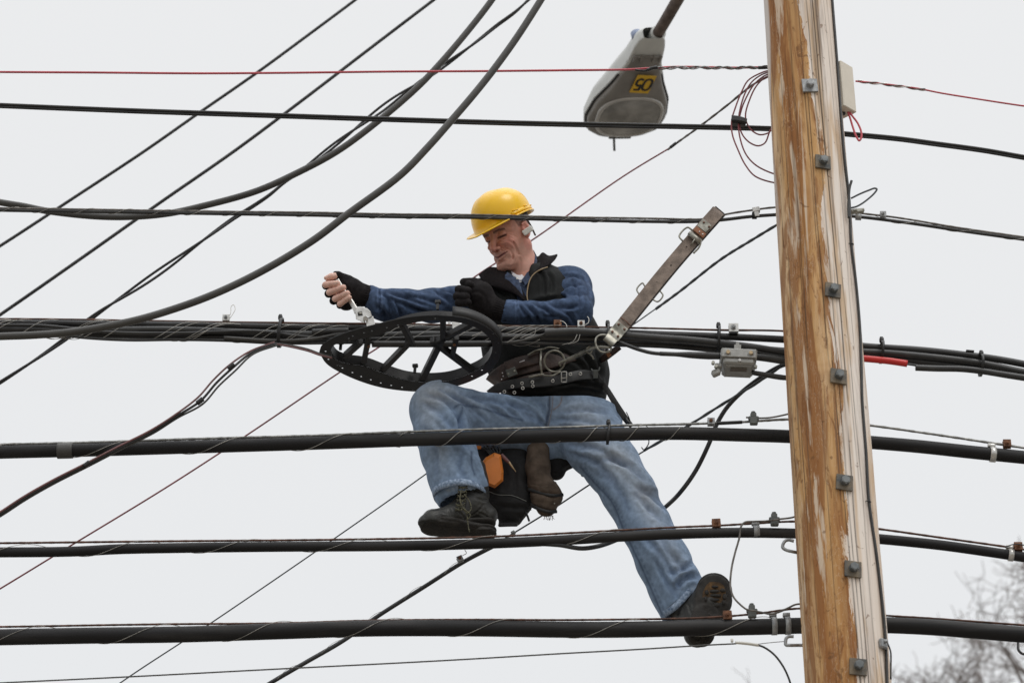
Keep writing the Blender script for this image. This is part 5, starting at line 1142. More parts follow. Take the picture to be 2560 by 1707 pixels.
# vest
def build_vest():
    s = SDF(rng_(W(1150, 800, 7.5)[0], W(1560, 900, 7.55)[0], .0042), rng_(7.36, 7.80, .0042), rng_(W(1300, 1030, 7.55)[2], W(1300, 630, 7.5)[2], .0042)); c = s.cone
    def seg(pts, k=.03, q=.78):
        for (a, b_) in zip(pts[:-1], pts[1:]): P, Q = wpt(a), wpt(b_); c(P, Q, pr(a[3], P), pr(b_[3], Q), k, sq=(FV, q))
    seg([(1384, 935, 7.59, 133), (1366, 890, 7.58, 142), (1348, 850, 7.575, 142), (1332, 790, 7.56, 132), (1318, 755, 7.55, 100), (1322, 728, 7.545, 78)])
    seg([(1262, 760, 7.52, 72), (1295, 775, 7.52, 82)], .03, .9); seg([(1365, 735, 7.53, 62), (1350, 790, 7.53, 90)], .03, .9); c(W(1395, 712, 7.55), W(1418, 706, 7.55), pr(46, HO), pr(42, HO), .02)
    c(W(1240, 738, 7.50), W(1205, 735, 7.485), pr(48, HO), pr(40, HO), .02); c(W(1390, 940, 7.60), W(1386, 968, 7.60), pr(132, HO), pr(130, HO), .01, sq=(FV, .80))
    c(W(1275, 965, 7.52), W(1370, 965, 7.47), .02, .024, .02); c(W(1370, 960, 7.47), W(1495, 958, 7.53), .024, .022, .02)
    # neck hole and cut off hem
    c(W(1305, 630, 7.48), W(1300, 745, 7.385), pr(34, HO), pr(14, HO), .01, 'sub'); c(W(1318, 640, 7.5), W(1320, 690, 7.5), pr(54, HO), pr(44, HO), .01, 'sub')
    s.boxr(W(1380, 1080, 7.6), ((1, 0, -.02), (0, 1, .3), (0.02, -.3, 1)), (.4, .3, .062), .004, .006, 'sub')
    cr_ = []
    for pl, w_, d in (([(1325, 760), (1360, 752), (1400, 745)], 5, .005), ([(1345, 672), (1360, 700), (1362, 745)], 5, .004), ([(1368, 680), (1380, 700), (1376, 740)], 5, .004), ([(1195, 760), (1250, 765), (1300, 775)], 5, .004), ([(1200, 705), (1235, 720), (1300, 760)], 6, .004),
                      ([(1460, 880), (1478, 920), (1485, 960)], 6, .006), ([(1490, 870), (1500, 910), (1500, 950)], 5, .005), ([(1400, 880), (1440, 900), (1470, 930)], 6, .004), ([(1210, 880), (1225, 920), (1240, 950)], 6, .004), ([(1390, 965), (1430, 955), (1500, 968)], 5, .006), ([(1300, 965), (1350, 972), (1380, 968)], 5, .004), ([(1400, 978), (1450, 972), (1510, 985)], 4, .004)): cr_.append((pl, w_, d))
    return finish(s, 'vest', 'vest', cr_, None, None, (.0030, 16))
vest = build_vest()
b = MB(); z_ = path([(1369, 668, 7.40), (1352, 674, 7.392), (1336, 684, 7.388), (1326, 697, 7.386), (1321, 712, 7.386), (1318, 730, 7.388), (1318, 745, 7.390), (1321, 758, 7.393), (1323, 775, 7.395)], n=8); b.tube(z_, .0024, 6, flat=(1, 1)); b.build('zip', M['zip'], vest)
# collar flaps: fleece lined, turned open
b = MB()
b.sheet([[W(1331, 629, 7.53), W(1345, 641, 7.50), W(1356, 631, 7.49), W(1373, 639, 7.475), W(1393, 635, 7.47)],
         [W(1336, 645, 7.50), W(1346, 652, 7.465), W(1358, 648, 7.445), W(1373, 650, 7.435), W(1386, 650, 7.445)],
         [W(1335, 664, 7.46), W(1344, 666, 7.43), W(1356, 664, 7.415), W(1368, 662, 7.415), W(1377, 661, 7.43)],
         [W(1327, 684, 7.42), W(1333, 682, 7.405), W(1342, 678, 7.40), W(1354, 673, 7.402), W(1366, 668, 7.415)]], .007); b.build('collar', M['fleece'], vest)
b = MB()
b.sheet([[W(1242, 668, 7.47), W(1222, 668, 7.46), W(1204, 680, 7.445), W(1197, 687, 7.44)],
         [W(1262, 680, 7.43), W(1240, 688, 7.415), W(1222, 697, 7.41), W(1207, 702, 7.42)],
         [W(1284, 696, 7.405), W(1266, 706, 7.392), W(1246, 712, 7.392), W(1228, 713, 7.40)],
         [W(1300, 716, 7.398), W(1288, 726, 7.385), W(1272, 726, 7.387), W(1254, 724, 7.395)],
         [W(1316, 742, 7.398), W(1312, 752, 7.388), W(1300, 744, 7.390), W(1286, 734, 7.395)]], .006); b.build('collar', M['fleece'], vest)
b = MB(); b.sheet([[W(1334, 625, 7.55), W(1342, 640, 7.53)], [W(1330, 645, 7.50), W(1336, 655, 7.47)]], .004); b.build('collar_lining', M['fleece'], vest)

# gloves
def build_lglove():
    s = SDF(rng_(W(1118, 740, 7.3)[0], W(1280, 740, 7.4)[0], .0022), rng_(7.26, 7.45, .0024), rng_(W(1200, 830, 7.33)[2], W(1200, 680, 7.33)[2], .0022)); c = s.cone
    P = J['lhand']; c(W(1262, 779, 7.365), W(1222, 768, 7.35), pr(26, P), pr(28, P), .01); c(W(1222, 768, 7.35), W(1195, 742, 7.335), pr(28, P), pr(36, P), .02); c(W(1200, 735, 7.335), W(1180, 722, 7.325), pr(33, P), pr(24, P), .02)
    for a, b_, d, r in (((1190, 712, 7.325), (1160, 706, 7.308), (1176, 712, 7.285), 10.5), ((1182, 726, 7.325), (1148, 724, 7.300), (1170, 727, 7.278), 11.2), ((1182, 742, 7.325), (1143, 741, 7.300), (1166, 742, 7.278), 11), ((1186, 756, 7.33), (1147, 757, 7.302), (1170, 756, 7.282), 10.2)):
        c(wpt(a), wpt(b_), pr(r, P), pr(r*.98, P), .003); c(wpt(b_), wpt(d), pr(r, P), pr(r*.9, P), .003)
    c(W(1205, 715, 7.33), W(1186, 704, 7.31), .017, pr(10.5, P), .006); c(W(1186, 704, 7.31), W(1164, 703, 7.292), pr(10, P), pr(8.5, P), .0025)
    c(W(1268, 781, 7.368), W(1262, 779, 7.365), pr(23, P), pr(22, P), .003, 'sub')
    def ribs(V, N, uv):
        a = W(1262, 779, 7.365); d = nrm(W(1222, 768, 7.35)-a); q = V-a; t = q@d; e1 = nrm(np.cross(d, FV)); e2 = np.cross(d, e1); an = np.arctan2(q@e2, q@e1)
        m = np.clip((.050-t)/.006, 0, 1)*(t > -.03); return V+N*(np.sin(an*30)*.0011*m)[:, None]
    return finish(s, 'glove', 'glove', [([(1175, 732), (1200, 730), (1215, 745)], 4, .002), ([(1218, 740), (1216, 762), (1205, 785)], 4, .002)], None, None, (.0007, 60), ribs=ribs, label='full black knit glove on the left hand')
build_lglove()
def build_rglove():
    s = SDF(rng_(W(800, 740, 7.3)[0], W(940, 740, 7.4)[0], .0021), rng_(7.22, 7.38, .0022), rng_(W(900, 800, 7.3)[2], W(900, 665, 7.3)[2], .0021)); c = s.cone; P = J['rhand']
    c(W(925, 741, 7.32), W(902, 737, 7.31), pr(24.5, P), pr(25.5, P), .01); c(W(902, 737, 7.31), W(876, 726, 7.305), pr(27, P), pr(32, P), .016); c(W(876, 726, 7.305), W(858, 716, 7.30), pr(30, P), pr(22, P), .016)
    c(W(885, 745, 7.305), W(868, 757, 7.302), pr(22, P), pr(19, P), .012); c(W(862, 752, 7.31), W(842, 742, 7.305), pr(22, P), pr(16, P), .012)
    for a, b_, r in (((850, 705, 7.315), (815, 714, 7.290), 10.5), ((848, 722, 7.315), (822, 734, 7.292), 11), ((852, 740, 7.315), (834, 752, 7.292), 10.5), ((862, 752, 7.315), (850, 763, 7.292), 9.5)): c(wpt(a), wpt(b_), pr(r+1, P), pr(r, P), .004)
    c(W(868, 703, 7.29), W(846, 690, 7.272), pr(17, P), pr(11.5, P), .01); c(W(846, 690, 7.272), W(838, 689, 7.270), pr(11.5, P), pr(11.3, P), .003)
    # fingers bare beyond the cut ends
    for a, b_, r in (((845, 700, 7.24), (843, 756, 7.235), 0),): pass
    for a, b_, r in (((818, 704, 7.235), (852, 702, 7.225), 9), ((830, 723, 7.232), (866, 714, 7.222), 9), ((842, 740, 7.232), (874, 728, 7.222), 9), ((854, 753, 7.235), (882, 740, 7.226), 8)): c(wpt(a), wpt(b_), pr(r, P), pr(r, P), .003, 'sub')
    c(W(829, 688, 7.262), W(800, 695, 7.255), pr(12.5, P), pr(13, P), .002, 'sub')
    def ribs(V, N, uv):
        a = W(925, 741, 7.32); d = nrm(W(902, 737, 7.31)-a); q = V-a; t = q@d; e1 = nrm(np.cross(d, FV)); e2 = np.cross(d, e1); an = np.arctan2(q@e2, q@e1)
        m = np.clip((.030-t)/.005, 0, 1); return V+N*(np.sin(an*28)*.0011*m)[:, None]
    return finish(s, 'glove', 'glove', [([(850, 700), (870, 720), (885, 760)], 3, .0014)], None, None, (.0006, 60), ribs=ribs, label='fingerless black knit glove on the right hand')
build_rglove()

# boots
def build_boot1():
    s = SDF(rng_(W(1035, 1300, 7.4)[0], W(1265, 1300, 7.4)[0], .0025), rng_(7.29, 7.56, .0027), rng_(W(1100, 1350, 7.4)[2], W(1100, 1150, 7.4)[2], .0025)); c = s.cone
    def sg_(pts, k=.015):
        for (a, b_) in zip(pts[:-1], pts[1:]): P, Q = wpt(a), wpt(b_); c(P, Q, pr(a[3], P), pr(b_[3], Q), k)
    sg_([(1084, 1298, 7.385, 26), (1110, 1297, 7.39, 27), (1140, 1288, 7.40, 31), (1166, 1268, 7.415, 34), (1184, 1236, 7.425, 37), (1178, 1205, 7.43, 41), (1172, 1165, 7.435, 42)])
    sg_([(1180, 1260, 7.42, 36), (1216, 1288, 7.435, 28)]); c(W(1075, 1303, 7.375), W(1062, 1306, 7.372), .033, .024, .02)
    n = np.array([0, .15, 1.])
    s.boxr(W(1150, 1375, 7.42), ((1, 0, 0), (0, 1, -.15), n), (.3, .3, .065), .002, .003, 'sub')
    cr_ = [([(1118, 1268), (1126, 1290), (1128, 1318)], 2.5, .002), ([(1128, 1272), (1160, 1296), (1165, 1318)], 2.5, .002), ([(1165, 1300), (1190, 1280), (1205, 1262)], 2.5, .002), ([(1188, 1280), (1214, 1290), (1222, 1312)], 2.5, .0022), ([(1185, 1225), (1205, 1228), (1222, 1222)], 3, .002), ([(1190, 1245), (1210, 1250), (1228, 1248)], 3, .003), ([(1210, 1268), (1216, 1290), (1222, 1306)], 2.5, .002), ([(1070, 1285), (1098, 1280), (1120, 1285)], 2, .001), ([(1150, 1215), (1158, 1250), (1160, 1280)], 3, .002)]
    boot = finish(s, 'boot', 'boot', cr_, None, None, (.0007, 50), label='black lace-up boot standing on the cable')
    s = SDF(rng_(W(1030, 1300, 7.4)[0], W(1270, 1300, 7.4)[0], .0025), rng_(7.27, 7.58, .0027), rng_(W(1100, 1365, 7.4)[2], W(1100, 1270, 7.4)[2], .0025)); c = s.cone; nn = nrm(np.array([-.05, .12, 1.]))
    for a, b_, r1, r2 in (((1085, 1310, 7.40), (1125, 1316, 7.405), .052, .053), ((1125, 1316, 7.405), (1175, 1324, 7.42), .052, .042), ((1175, 1326, 7.42), (1212, 1326, 7.435), .042, .041)): c(wpt(a), wpt(b_), r1, r2, .012, sq=(nn, .27))
    c(W(1165, 1310, 7.415), W(1214, 1308, 7.435), .036, .036, .006, sq=(nn, .34))
    c(W(1212, 1335, 7.435), W(1205, 1335, 7.43), .041, .041, .004, sq=(nn, .32)); c(W(1087, 1319, 7.40), W(1125, 1324, 7.405), .050, .050, .004, sq=(nn, .24))
    for k in range(9):
        x = 1062+k*19
        if 1150 < x < 1180: continue
        P = W(x, 1341+ (4 if x > 1170 else 0), 7.40); c(P-np.array([0, .08, 0]), P+np.array([0.01, .09, -.004]), .0042, .0042, .002, 'sub')
    so = finish(s, 'sole', 'sole', [([(1045, 1306), (1100, 1312), (1170, 1326), (1250, 1322)], 2, .0016)], None, None, (.0004, 60), parent=boot)
    b = MB()
    for i in range(6):
        y = 1218+i*11; x = 1156-i*1.5; b.tube(cmr([W(x-10, y+3, 7.345+i*.001), W(x, y-2, 7.335+i*.001), W(x+13, y+2, 7.345)], 4), .0022, 6); b.tube(cmr([W(x-10, y-3, 7.345), W(x+2, y+2, 7.333), W(x+13, y-5, 7.345)], 4), .0022, 6)
    for pts in ([(1153, 1225, 7.335), (1150, 1250, 7.33), (1158, 1270, 7.335), (1168, 1282, 7.335), (1178, 1272, 7.337), (1172, 1250, 7.336), (1160, 1235, 7.335)], [(1160, 1270, 7.335), (1168, 1290, 7.34), (1170, 1310, 7.345), (1174, 1330, 7.345)], [(1155, 1268, 7.335), (1166, 1276, 7.332), (1176, 1288, 7.338), (1166, 1300, 7.342)], [(1140, 1262, 7.345), (1150, 1268, 7.338), (1162, 1272, 7.335)]): b.tube(path(pts, n=6), .0022, 6)
    b.build('laces', M['lace'], boot); return boot
build_boot1()
def build_boot2():
    s = SDF(rng_(W(1655, 1500, 7.45)[0], W(1850, 1500, 7.4)[0], .0025), rng_(7.31, 7.60, .0027), rng_(W(1700, 1645, 7.4)[2], W(1700, 1410, 7.5)[2], .0025)); c = s.cone
    def sg_(pts, k=.02):
        for (a, b_) in zip(pts[:-1], pts[1:]): P, Q = wpt(a), wpt(b_); c(P, Q, pr(a[3], P), pr(b_[3], Q), k)
    sg_([(1778, 1482, 7.405, 40), (1766, 1515, 7.41, 42), (1745, 1545, 7.43, 42), (1718, 1520, 7.48, 42), (1690, 1478, 7.49, 42)]); sg_([(1745, 1545, 7.42, 40), (1742, 1585, 7.40, 33)])
    boot = finish(s, 'boot', 'boot', [([(1715, 1500), (1728, 1530), (1740, 1555)], 3, .002), ([(1735, 1490), (1742, 1520), (1745, 1545)], 2.5, .002)], None, None, (.0007, 50), label='black boot seen from its sole behind the lowest cable')
    s = SDF(rng_(W(1680, 1500, 7.4)[0], W(1860, 1500, 7.4)[0], .0022), rng_(7.28, 7.44, .0024), rng_(W(1700, 1650, 7.35)[2], W(1700, 1405, 7.4)[2], .0022)); c = s.cone; nn = nrm(np.array([.14, -1, -.22]))
    for a, b_, r1, r2 in (((1786, 1476, 7.378), (1783, 1500, 7.372), .0615, .062), ((1783, 1500, 7.372), (1764, 1548, 7.362), .062, .049), ((1764, 1548, 7.362), (1752, 1582, 7.355), .048, .047)): c(wpt(a), wpt(b_), r1, r2, .012, sq=(nn, .22))
    c(W(1754, 1583, 7.345), W(1756, 1576, 7.347), .044, .044, .003, sq=(nn, .26)); c(W(1786, 1478, 7.368), W(1783, 1503, 7.362), .057, .056, .003, sq=(nn, .20))
    # tread: recessed middle with lugs
    f = nn
    c(W(1789, 1482, 7.352), W(1781, 1512, 7.348), .036, .034, .002, 'sub', sq=(nn, .14))
    so = finish(s, 'sole', 'sole', [([(1745, 1480), (1752, 1440), (1785, 1429), (1820, 1440), (1829, 1480)], 3, .001)], None, None, (.0004, 60), parent=boot)
    b = MB(); s2 = nrm(np.cross(nn, PZ))*-1; t2 = np.cross(s2, nn); c0 = W(1787, 1490, 7.352)
    a = np.linspace(0, 2*np.pi, 24, endpoint=False); V = [c0+s2*(.040*math.cos(q)*(1-.06*math.cos(3*q)))+t2*(.052*math.sin(q)*(1-.06*math.cos(4*q))) for q in a]+[c0+f*.0004]
    b.add(np.array(V)+f*.0005, [[i, (i+1) % 24, 24] for i in range(24)]); 
    b.build('sole_insert', M['soleyel'], boot)
    b = MB()
    for dx, dy, rx, ry in ((.006, .028, .012, .009), (-.004, .012, .019, .0065), (.002, -.003, .020, .006), (-.002, -.017, .018, .006), (.031, .018, .007, .010), (.033, -.001, .008, .011), (-.031, .010, .006, .010), (-.028, -.012, .007, .009), (.026, -.022, .009, .007), (.0, -.032, .012, .005)):
        b.ball(c0+s2*dx+t2*dy+f*.002, 1, 6, (rx, .004, ry))
    b.build('tread', M['sole'], boot); b = MB()
    c1 = W(1757, 1598, 7.335)
    for dx, dy in ((-.015, .008), (.012, .01), (0, -.008), (-.02, -.008), (.02, -.006)): b.ball(c1+s2*dx+t2*dy, 1, 6, (.008, .004, .006))
    tr = b.build('tread', M['sole'], boot); return boot
build_boot2()

# hard hat
def build_hat():
    hat_c = H(0, .002, .056); n = 72
    prof = []
    for t in np.linspace(0, math.pi/2, 22): prof.append((math.sin(t)**.84, math.cos(t)**.78 if t < math.pi/2-1e-6 else 0, 0))
    rows = []
    for (rr, zz_, _) in prof:
        row = []
        for k in range(n):
            a = 2*math.pi*k/n; sx_, sy_ = math.sin(a), math.cos(a)
            rx, ry, rz = .104, .130, .121
            ridge = .0028*math.exp(-((rr*sx_)/.16)**2)*(1 if sy_ > -.8 else .6)*(rr < .97)+.0018*math.exp(-((abs(rr*sx_)-.42)/.06)**2)*(rr < .9)
            drop = -.012*sy_+.012*(1-sy_*sy_)-.004
            row.append(hat_c+hs*(rx*rr*sx_)+hf*(ry*rr*sy_)+hu*(rz*zz_+ridge+drop*(1-zz_)*1.2))
        rows.append(row)
    def rim(ext, dz):
        row = []
        for k in range(n):
            a = 2*math.pi*k/n; sx_, sy_ = math.sin(a), math.cos(a); fr = max(0, sy_)**2.6
            wv = .009+.048*fr; row.append(hat_c+hs*((.104+wv*ext)*sx_)+hf*((.130+wv*ext)*sy_)+hu*((-.012*sy_+.012*(1-sy_*sy_)-.004)*1.2+dz-.006*fr*ext**1.5-.004*ext+.010*fr*abs(sx_)*ext))
        return row
    rows += [rim(.25, 0), rim(.6, 0), rim(.92, 0), rim(1.0, -.0025), rim(.9, -.005), rim(.5, -.0045), rim(.0, -.004)]
    for f_ in (.975, .94, .8, .55, .25):
        row = []
        for k in range(n):
            a = 2*math.pi*k/n; zz_ = math.sqrt(max(0, 1-f_*f_)); row.append(hat_c+hs*(.096*f_*math.sin(a))+hf*(.122*f_*math.cos(a))+hu*(.114*zz_+(-.012*math.cos(a)+.012*math.sin(a)**2-.004)*(1-zz_)*1.2))
        rows.append(row)
    V = np.array(rows).reshape(-1, 3); F = []
    for i in range(len(rows)-1):
        for k in range(n): F.append([i*n+k, i*n+(k+1) % n, (i+1)*n+(k+1) % n, (i+1)*n+k])
    b = MB(); b.add(V, F)
    # gutter lip round the back and sides
    lip = []
    for a in np.linspace(math.radians(62), math.radians(298), 40): lip.append(hat_c+hs*(.1055*math.sin(a))+hf*(.1305*math.cos(a))+hu*(-.012*math.cos(a)+.012*math.sin(a)**2+.004))
    b.tube(lip, .0032, 6, flat=(2.2, .8))
    for a in (1.25, 1.75, 2.35): q = hat_c+hs*(.105*math.sin(a))+hf*(.130*math.cos(a))+hu*(-.012*math.cos(a)+.012*math.sin(a)**2+.011); b.box(q, (hs*math.cos(a)-hf*math.sin(a), hs*math.sin(a)+hf*math.cos(a), hu), (.013, .003, .0022), .001)
    hat = b.build('hard_hat', M['yellow'], person)
    b = MB()
    for zz_ in (-.018,):
        S = [hat_c+hs*(.082*math.sin(a))+hf*(.100*math.cos(a)-.002)+hu*(-.006*math.cos(a)+.008) for a in np.linspace(0, 2*np.pi, 40)]; b.tube(S, .0035, 8, flat=(3.4, .6), cap=False)
    q = hat_c-hf*.104-hu*.008; b.box(q, (hs, hf, hu), (.03, .008, .014), .004)
    for g in (1, -1):
        S = cmr([hat_c+hs*(g*.078)-hf*.035-hu*.014, H(g*.082, -.040, .005), H(g*.070, -.062, -.030)], 5); b.tube(S, .002, 6, flat=(1, 2))
        b.box(hat_c+hs*(g*.088)-hf*.02-hu*.010, (hs, hf, hu), (.004, .018, .012), .002)
    b.build('suspension', M['suspension'], hat)
build_hat()
# white earpiece on his left ear
e0 = W(1318, 577, 7.30); e0 = H(.097, .010, -.010); b = MB(); ea = nrm((W(1333, 568, 7.4)-W(1306, 586, 7.4))); b.box(e0, (ea, nrm(np.cross(ea, FV)), FV), (.0215, .0105, .007), .003); b.build('earpiece', M['white'], person, smooth=False)
b = MB(); b.ball(H(.088, .008, -.010), .008, 8); b.build('ear_insert', M['midgrey'], person)

# belts
def strip(name, m, cen, wd, th=.005, parent=None, label=None, r0=0):
    """belt: centre line of (px,py,Y), width wd px"""
    c_ = cmr(np.array([[*p, wd if np.isscalar(wd) else wd[i]] for i, p in enumerate(cen)], float), 6)
    g = np.gradient(c_[:, :2], axis=0); g /= np.linalg.norm(g, axis=1)[:, None]; nn = np.stack([-g[:, 1], g[:, 0]], -1)
    rows = [[W(*(c_[i, :2]+nn[i]*c_[i, 3]*t), c_[i, 2]+.004*abs(t)) for i in range(len(c_))] for t in (-.5, -.2, .2, .5)]
    b = MB(); b.sheet(rows, th, 1, 3); return b.build(name, M[m], parent or person, label=label)
bb = strip('body_belt', 'beltleather', [(1228, 958, 7.55), (1238, 945, 7.50), (1270, 925, 7.455), (1325, 910, 7.43), (1385, 897, 7.425), (1440, 882, 7.45), (1500, 868, 7.52), (1518, 862, 7.58)], [34, 36, 40, 42, 42, 36, 32, 30], .006)
strip('belt_layer', 'beltleather', [(1238, 978, 7.50), (1275, 960, 7.455), (1330, 943, 7.43), (1380, 935, 7.43)], 16, .006, bb)
strip('belt_tongue', 'beltleather', [(1265, 918, 7.435), (1300, 905, 7.425), (1350, 893, 7.42)], 28, .005, bb)
def ringp(c, u, v, r, wr, n=32): return np.array([c+u*(r*math.cos(a))+v*(r*math.sin(a)) for a in np.linspace(0, 2*np.pi, n+1)])
du, dv = nrm(RV+UV*.12), nrm(UV-RV*.12); dc = W(1386, 903, 7.405)
b = MB(); b.tube(ringp(dc, du*.96, dv, .0375, 0), .0038, 8, cap=False)
fr_ = [W(1354, 868, 7.41), W(1336, 874, 7.41), W(1322, 890, 7.41)]
b.tube(cmr([W(1358, 873, 7.408), W(1340, 877, 7.410), W(1320, 888, 7.414)], 4), .0036, 7, flat=(1, 1.6)); b.tube(cmr([W(1360, 936, 7.408), W(1345, 938, 7.410), W(1322, 943, 7.414)], 4), .0036, 7, flat=(1, 1.6)); b.tube(np.array([W(1353, 874, 7.41), W(1351, 905, 7.41), W(1355, 938, 7.41)]), .0042, 7)
b.tube(cmr([W(1356, 874, 7.406), W(1372, 868, 7.403), W(1398, 872, 7.403)], 4), .0036, 7); b.tube(cmr([W(1356, 938, 7.406), W(1380, 939, 7.403), W(1402, 928, 7.403)], 4), .0036, 7)
b.build('d_ring', M['agedsteel'], bb)
b = MB(); b.box(W(1279, 930, 7.43), (nrm(RV+UV*.38), nrm(UV-RV*.38), FV), (.018, .014, .003), .001)
b.build('slide_buckle', M['midgrey'], bb, smooth=False)
for px, py in ((1286, 927), (1270, 935)): MB().ball(W(px, py, 7.422), .0045, 6, (1, .6, 1)).build('rivet', M['agedsteel'], bb)
b = MB()
for px, py in ((1256, 932), (1258, 940), (1254, 948)): b.ball(W(px, py, 7.442), .0022, 5)
b.box(W(1305, 903, 7.418), (nrm(RV+UV*.35), nrm(UV-RV*.35), FV), (.010, .0013, .002)); b.build('stitching', M['tee'], bb)
tb2 = strip('tool_belt', 'blackbelt', [(1222, 985, 7.50), (1248, 968, 7.465), (1292, 958, 7.43), (1345, 955, 7.42), (1400, 948, 7.42), (1450, 937, 7.435), (1486, 938, 7.49), (1508, 944, 7.56)], [20, 22, 23, 24, 25, 24, 20, 18], .005)
grom = [(1261, 979), (1286, 981), (1281, 966), (1307, 970), (1305, 958), (1332, 965), (1331, 955), (1382, 952), (1426, 935), (1451, 934)]
for px, py in grom:
    c_ = W(px, py, 7.405+.00022*max(0, 1300-px)+.0001*max(0, px-1420)); MB().tube(ringp(c_, RV, UV, .0048, 0, 14), .0017, 6, cap=False).build('grommet', M['silver'], tb2)
b = MB(); c_ = W(1410, 942, 7.402); hw = .009
for s_ in (-1, 1): b.tube(np.array([c_+RV*s_*hw-UV*.018, c_+RV*s_*hw, c_+RV*s_*hw+UV*.018]), .0022, 6)
for s_ in (-1, 1): b.tube(np.array([c_-RV*hw+UV*s_*.018, c_+UV*s_*.018, c_+RV*hw+UV*s_*.018]), .0022, 6)
b.tube(np.array([c_-RV*.010-UV*.004, c_-UV*.004, c_+RV*.010-UV*.002]), .002, 6); b.build('buckle', M['silver'], tb2)
# black hip strap with clip
hp = strip('suspender', 'blackbelt', [(1478, 880, 7.50), (1486, 912, 7.49), (1492, 940, 7.495), (1512, 965, 7.52), (1540, 1010, 7.52), (1568, 1052, 7.53), (1580, 1066, 7.55)], [16, 15, 13, 13, 15, 15, 12], .004)
b = MB(); b.box(W(1489, 935, 7.478), (RV, UV, FV), (.008, .015, .003), .001); b.tube(cmr([W(1478, 922, 7.478), W(1484, 928, 7.474), W(1497, 925, 7.474), W(1499, 918, 7.478)], 4), .0025, 6); b.build('clip', M['midgrey'], hp, smooth=False)
b = MB(); b.tube(cmr([W(1564, 1045, 7.53), W(1570, 1055, 7.52), W(1578, 1060, 7.52)], 4), .006, 8); b.tube(cmr([W(1566, 1030, 7.53), W(1573, 1045, 7.53), W(1578, 1062, 7.53)], 4), .0018, 6); b.build('tool_hook', M['black'], hp)
b = MB(); b.tube(cmr([W(1604, 1118, 7.52), W(1610, 1124, 7.51), W(1620, 1112, 7.51), W(1622, 1100, 7.52), W(1616, 1092, 7.53)], 4), .0022, 6); b.build('hook', M['black'], hp)

# ------------------------------------------------------------------ tool bag, holster, handset hanging behind him
tg = thing('tool_bag', 'black canvas tool bag hanging under the seat behind the raised leg', 'tool bag', W(1255, 1220, 7.6))
s = SDF(rng_(W(1165, 1200, 7.6)[0], W(1350, 1200, 7.6)[0], .0045), rng_(7.46, 7.76, .0045), rng_(W(1200, 1340, 7.6)[2], W(1200, 1080, 7.6)[2], .0045))
for a, b_, r1, r2 in (((1225, 1130, 7.60), (1300, 1130, 7.60), 36, 24), ((1228, 1180, 7.60), (1300, 1185, 7.60), 42, 34), ((1232, 1250, 7.60), (1295, 1250, 7.60), 40, 38), ((1268, 1285, 7.6), (1285, 1290, 7.6), 26, 22), ((1228, 1130, 7.6), (1240, 1250, 7.6), 40, 40), ((1284, 1150, 7.6), (1284, 1270, 7.6), 34, 38)): P = wpt(a); s.cone(P, wpt(b_), pr(r1, P), pr(r2, P), .02, sq=(FV, .8))
s.boxr(W(1270, 1310, 7.6), (RV, UV, FV), (pr(24, HO), pr(4, HO), .05), .002, .01)
finish(s, 'bag_body', 'canvas', [([(1225, 1232), (1265, 1238), (1320, 1254)], 3, .003), ([(1235, 1262), (1290, 1268), (1318, 1268)], 6, .006), ([(1280, 1150), (1290, 1200), (1285, 1240)], 6, .005), ([(1295, 1285), (1310, 1300), (1320, 1275)], 5, .004)], None, None, (.003, 18), parent=tg)
s = SDF(rng_(W(1340, 1200, 7.6)[0], W(1480, 1200, 7.6)[0], .0045), rng_(7.50, 7.76, .0045), rng_(W(1200, 1230, 7.6)[2], W(1200, 1080, 7.6)[2], .0045))
for a, b_, r1, r2 in (((1370, 1120, 7.63), (1420, 1135, 7.63), 34, 32), ((1385, 1130, 7.63), (1390, 1178, 7.63), 30, 22), ((1400, 1155, 7.63), (1440, 1150, 7.63), 26, 14)): P = wpt(a); s.cone(P, wpt(b_), pr(r1, P), pr(r2, P), .02, sq=(FV, .8))
finish(s, 'side_pocket', 'canvas', [([(1380, 1190), (1410, 1175), (1450, 1150)], 4, .003)], None, None, (.002, 20), parent=tg)
b = MB(); b.tube(path([(1222, 1228), (1245, 1236), (1280, 1238), (1316, 1252)], 7.545), .0010, 5); b.build('piping', M['grey'], tg)
b = MB(); b.tube(path([(1310, 1272), (1318, 1288), (1323, 1302)], 7.58), .004, 7); b.tube(path([(1316, 1277), (1328, 1273)], 7.58), .003, 6); b.tube(path([(1455, 1172), (1460, 1182), (1475, 1194), (1488, 1198)], 7.6), .0028, 6); b.tube(path([(1456, 1172), (1455, 1188), (1462, 1190)], 7.6), .004, 6); b.build('loop', M['black'], tg)
ho = thing('leather_holster', 'worn brown leather tool holster with two black bands and a frayed end', 'holster', W(1360, 1210, 7.55))
s = SDF(rng_(W(1300, 1200, 7.6)[0], W(1425, 1200, 7.6)[0], .0035), rng_(7.46, 7.66, .0035), rng_(W(1200, 1310, 7.6)[2], W(1200, 1090, 7.6)[2], .0035))
for a, b_, r1, r2 in (((1346, 1110, 7.565), (1344, 1170, 7.565), 28, 30), ((1344, 1170, 7.565), (1350, 1205, 7.56), 30, 29), ((1350, 1205, 7.56), (1378, 1240, 7.555), 29, 30), ((1348, 1215, 7.555), (1352, 1250, 7.555), 24, 24), ((1365, 1240, 7.555), (1366, 1265, 7.555), 36, 26)): P = wpt(a); s.cone(P, wpt(b_), pr(r1, P), pr(r2, P), .012, sq=(FV, .7))
finish(s, 'leather_body', 'holster', [([(1322, 1212), (1350, 1214), (1380, 1212)], 2, .0016), ([(1322, 1225), (1360, 1236), (1405, 1238)], 6, .004), ([(1325, 1264), (1355, 1276), (1390, 1280)], 5, .004), ([(1376, 1140), (1380, 1180), (1388, 1210)], 3, .003)], None, None, (.002, 30), parent=ho)
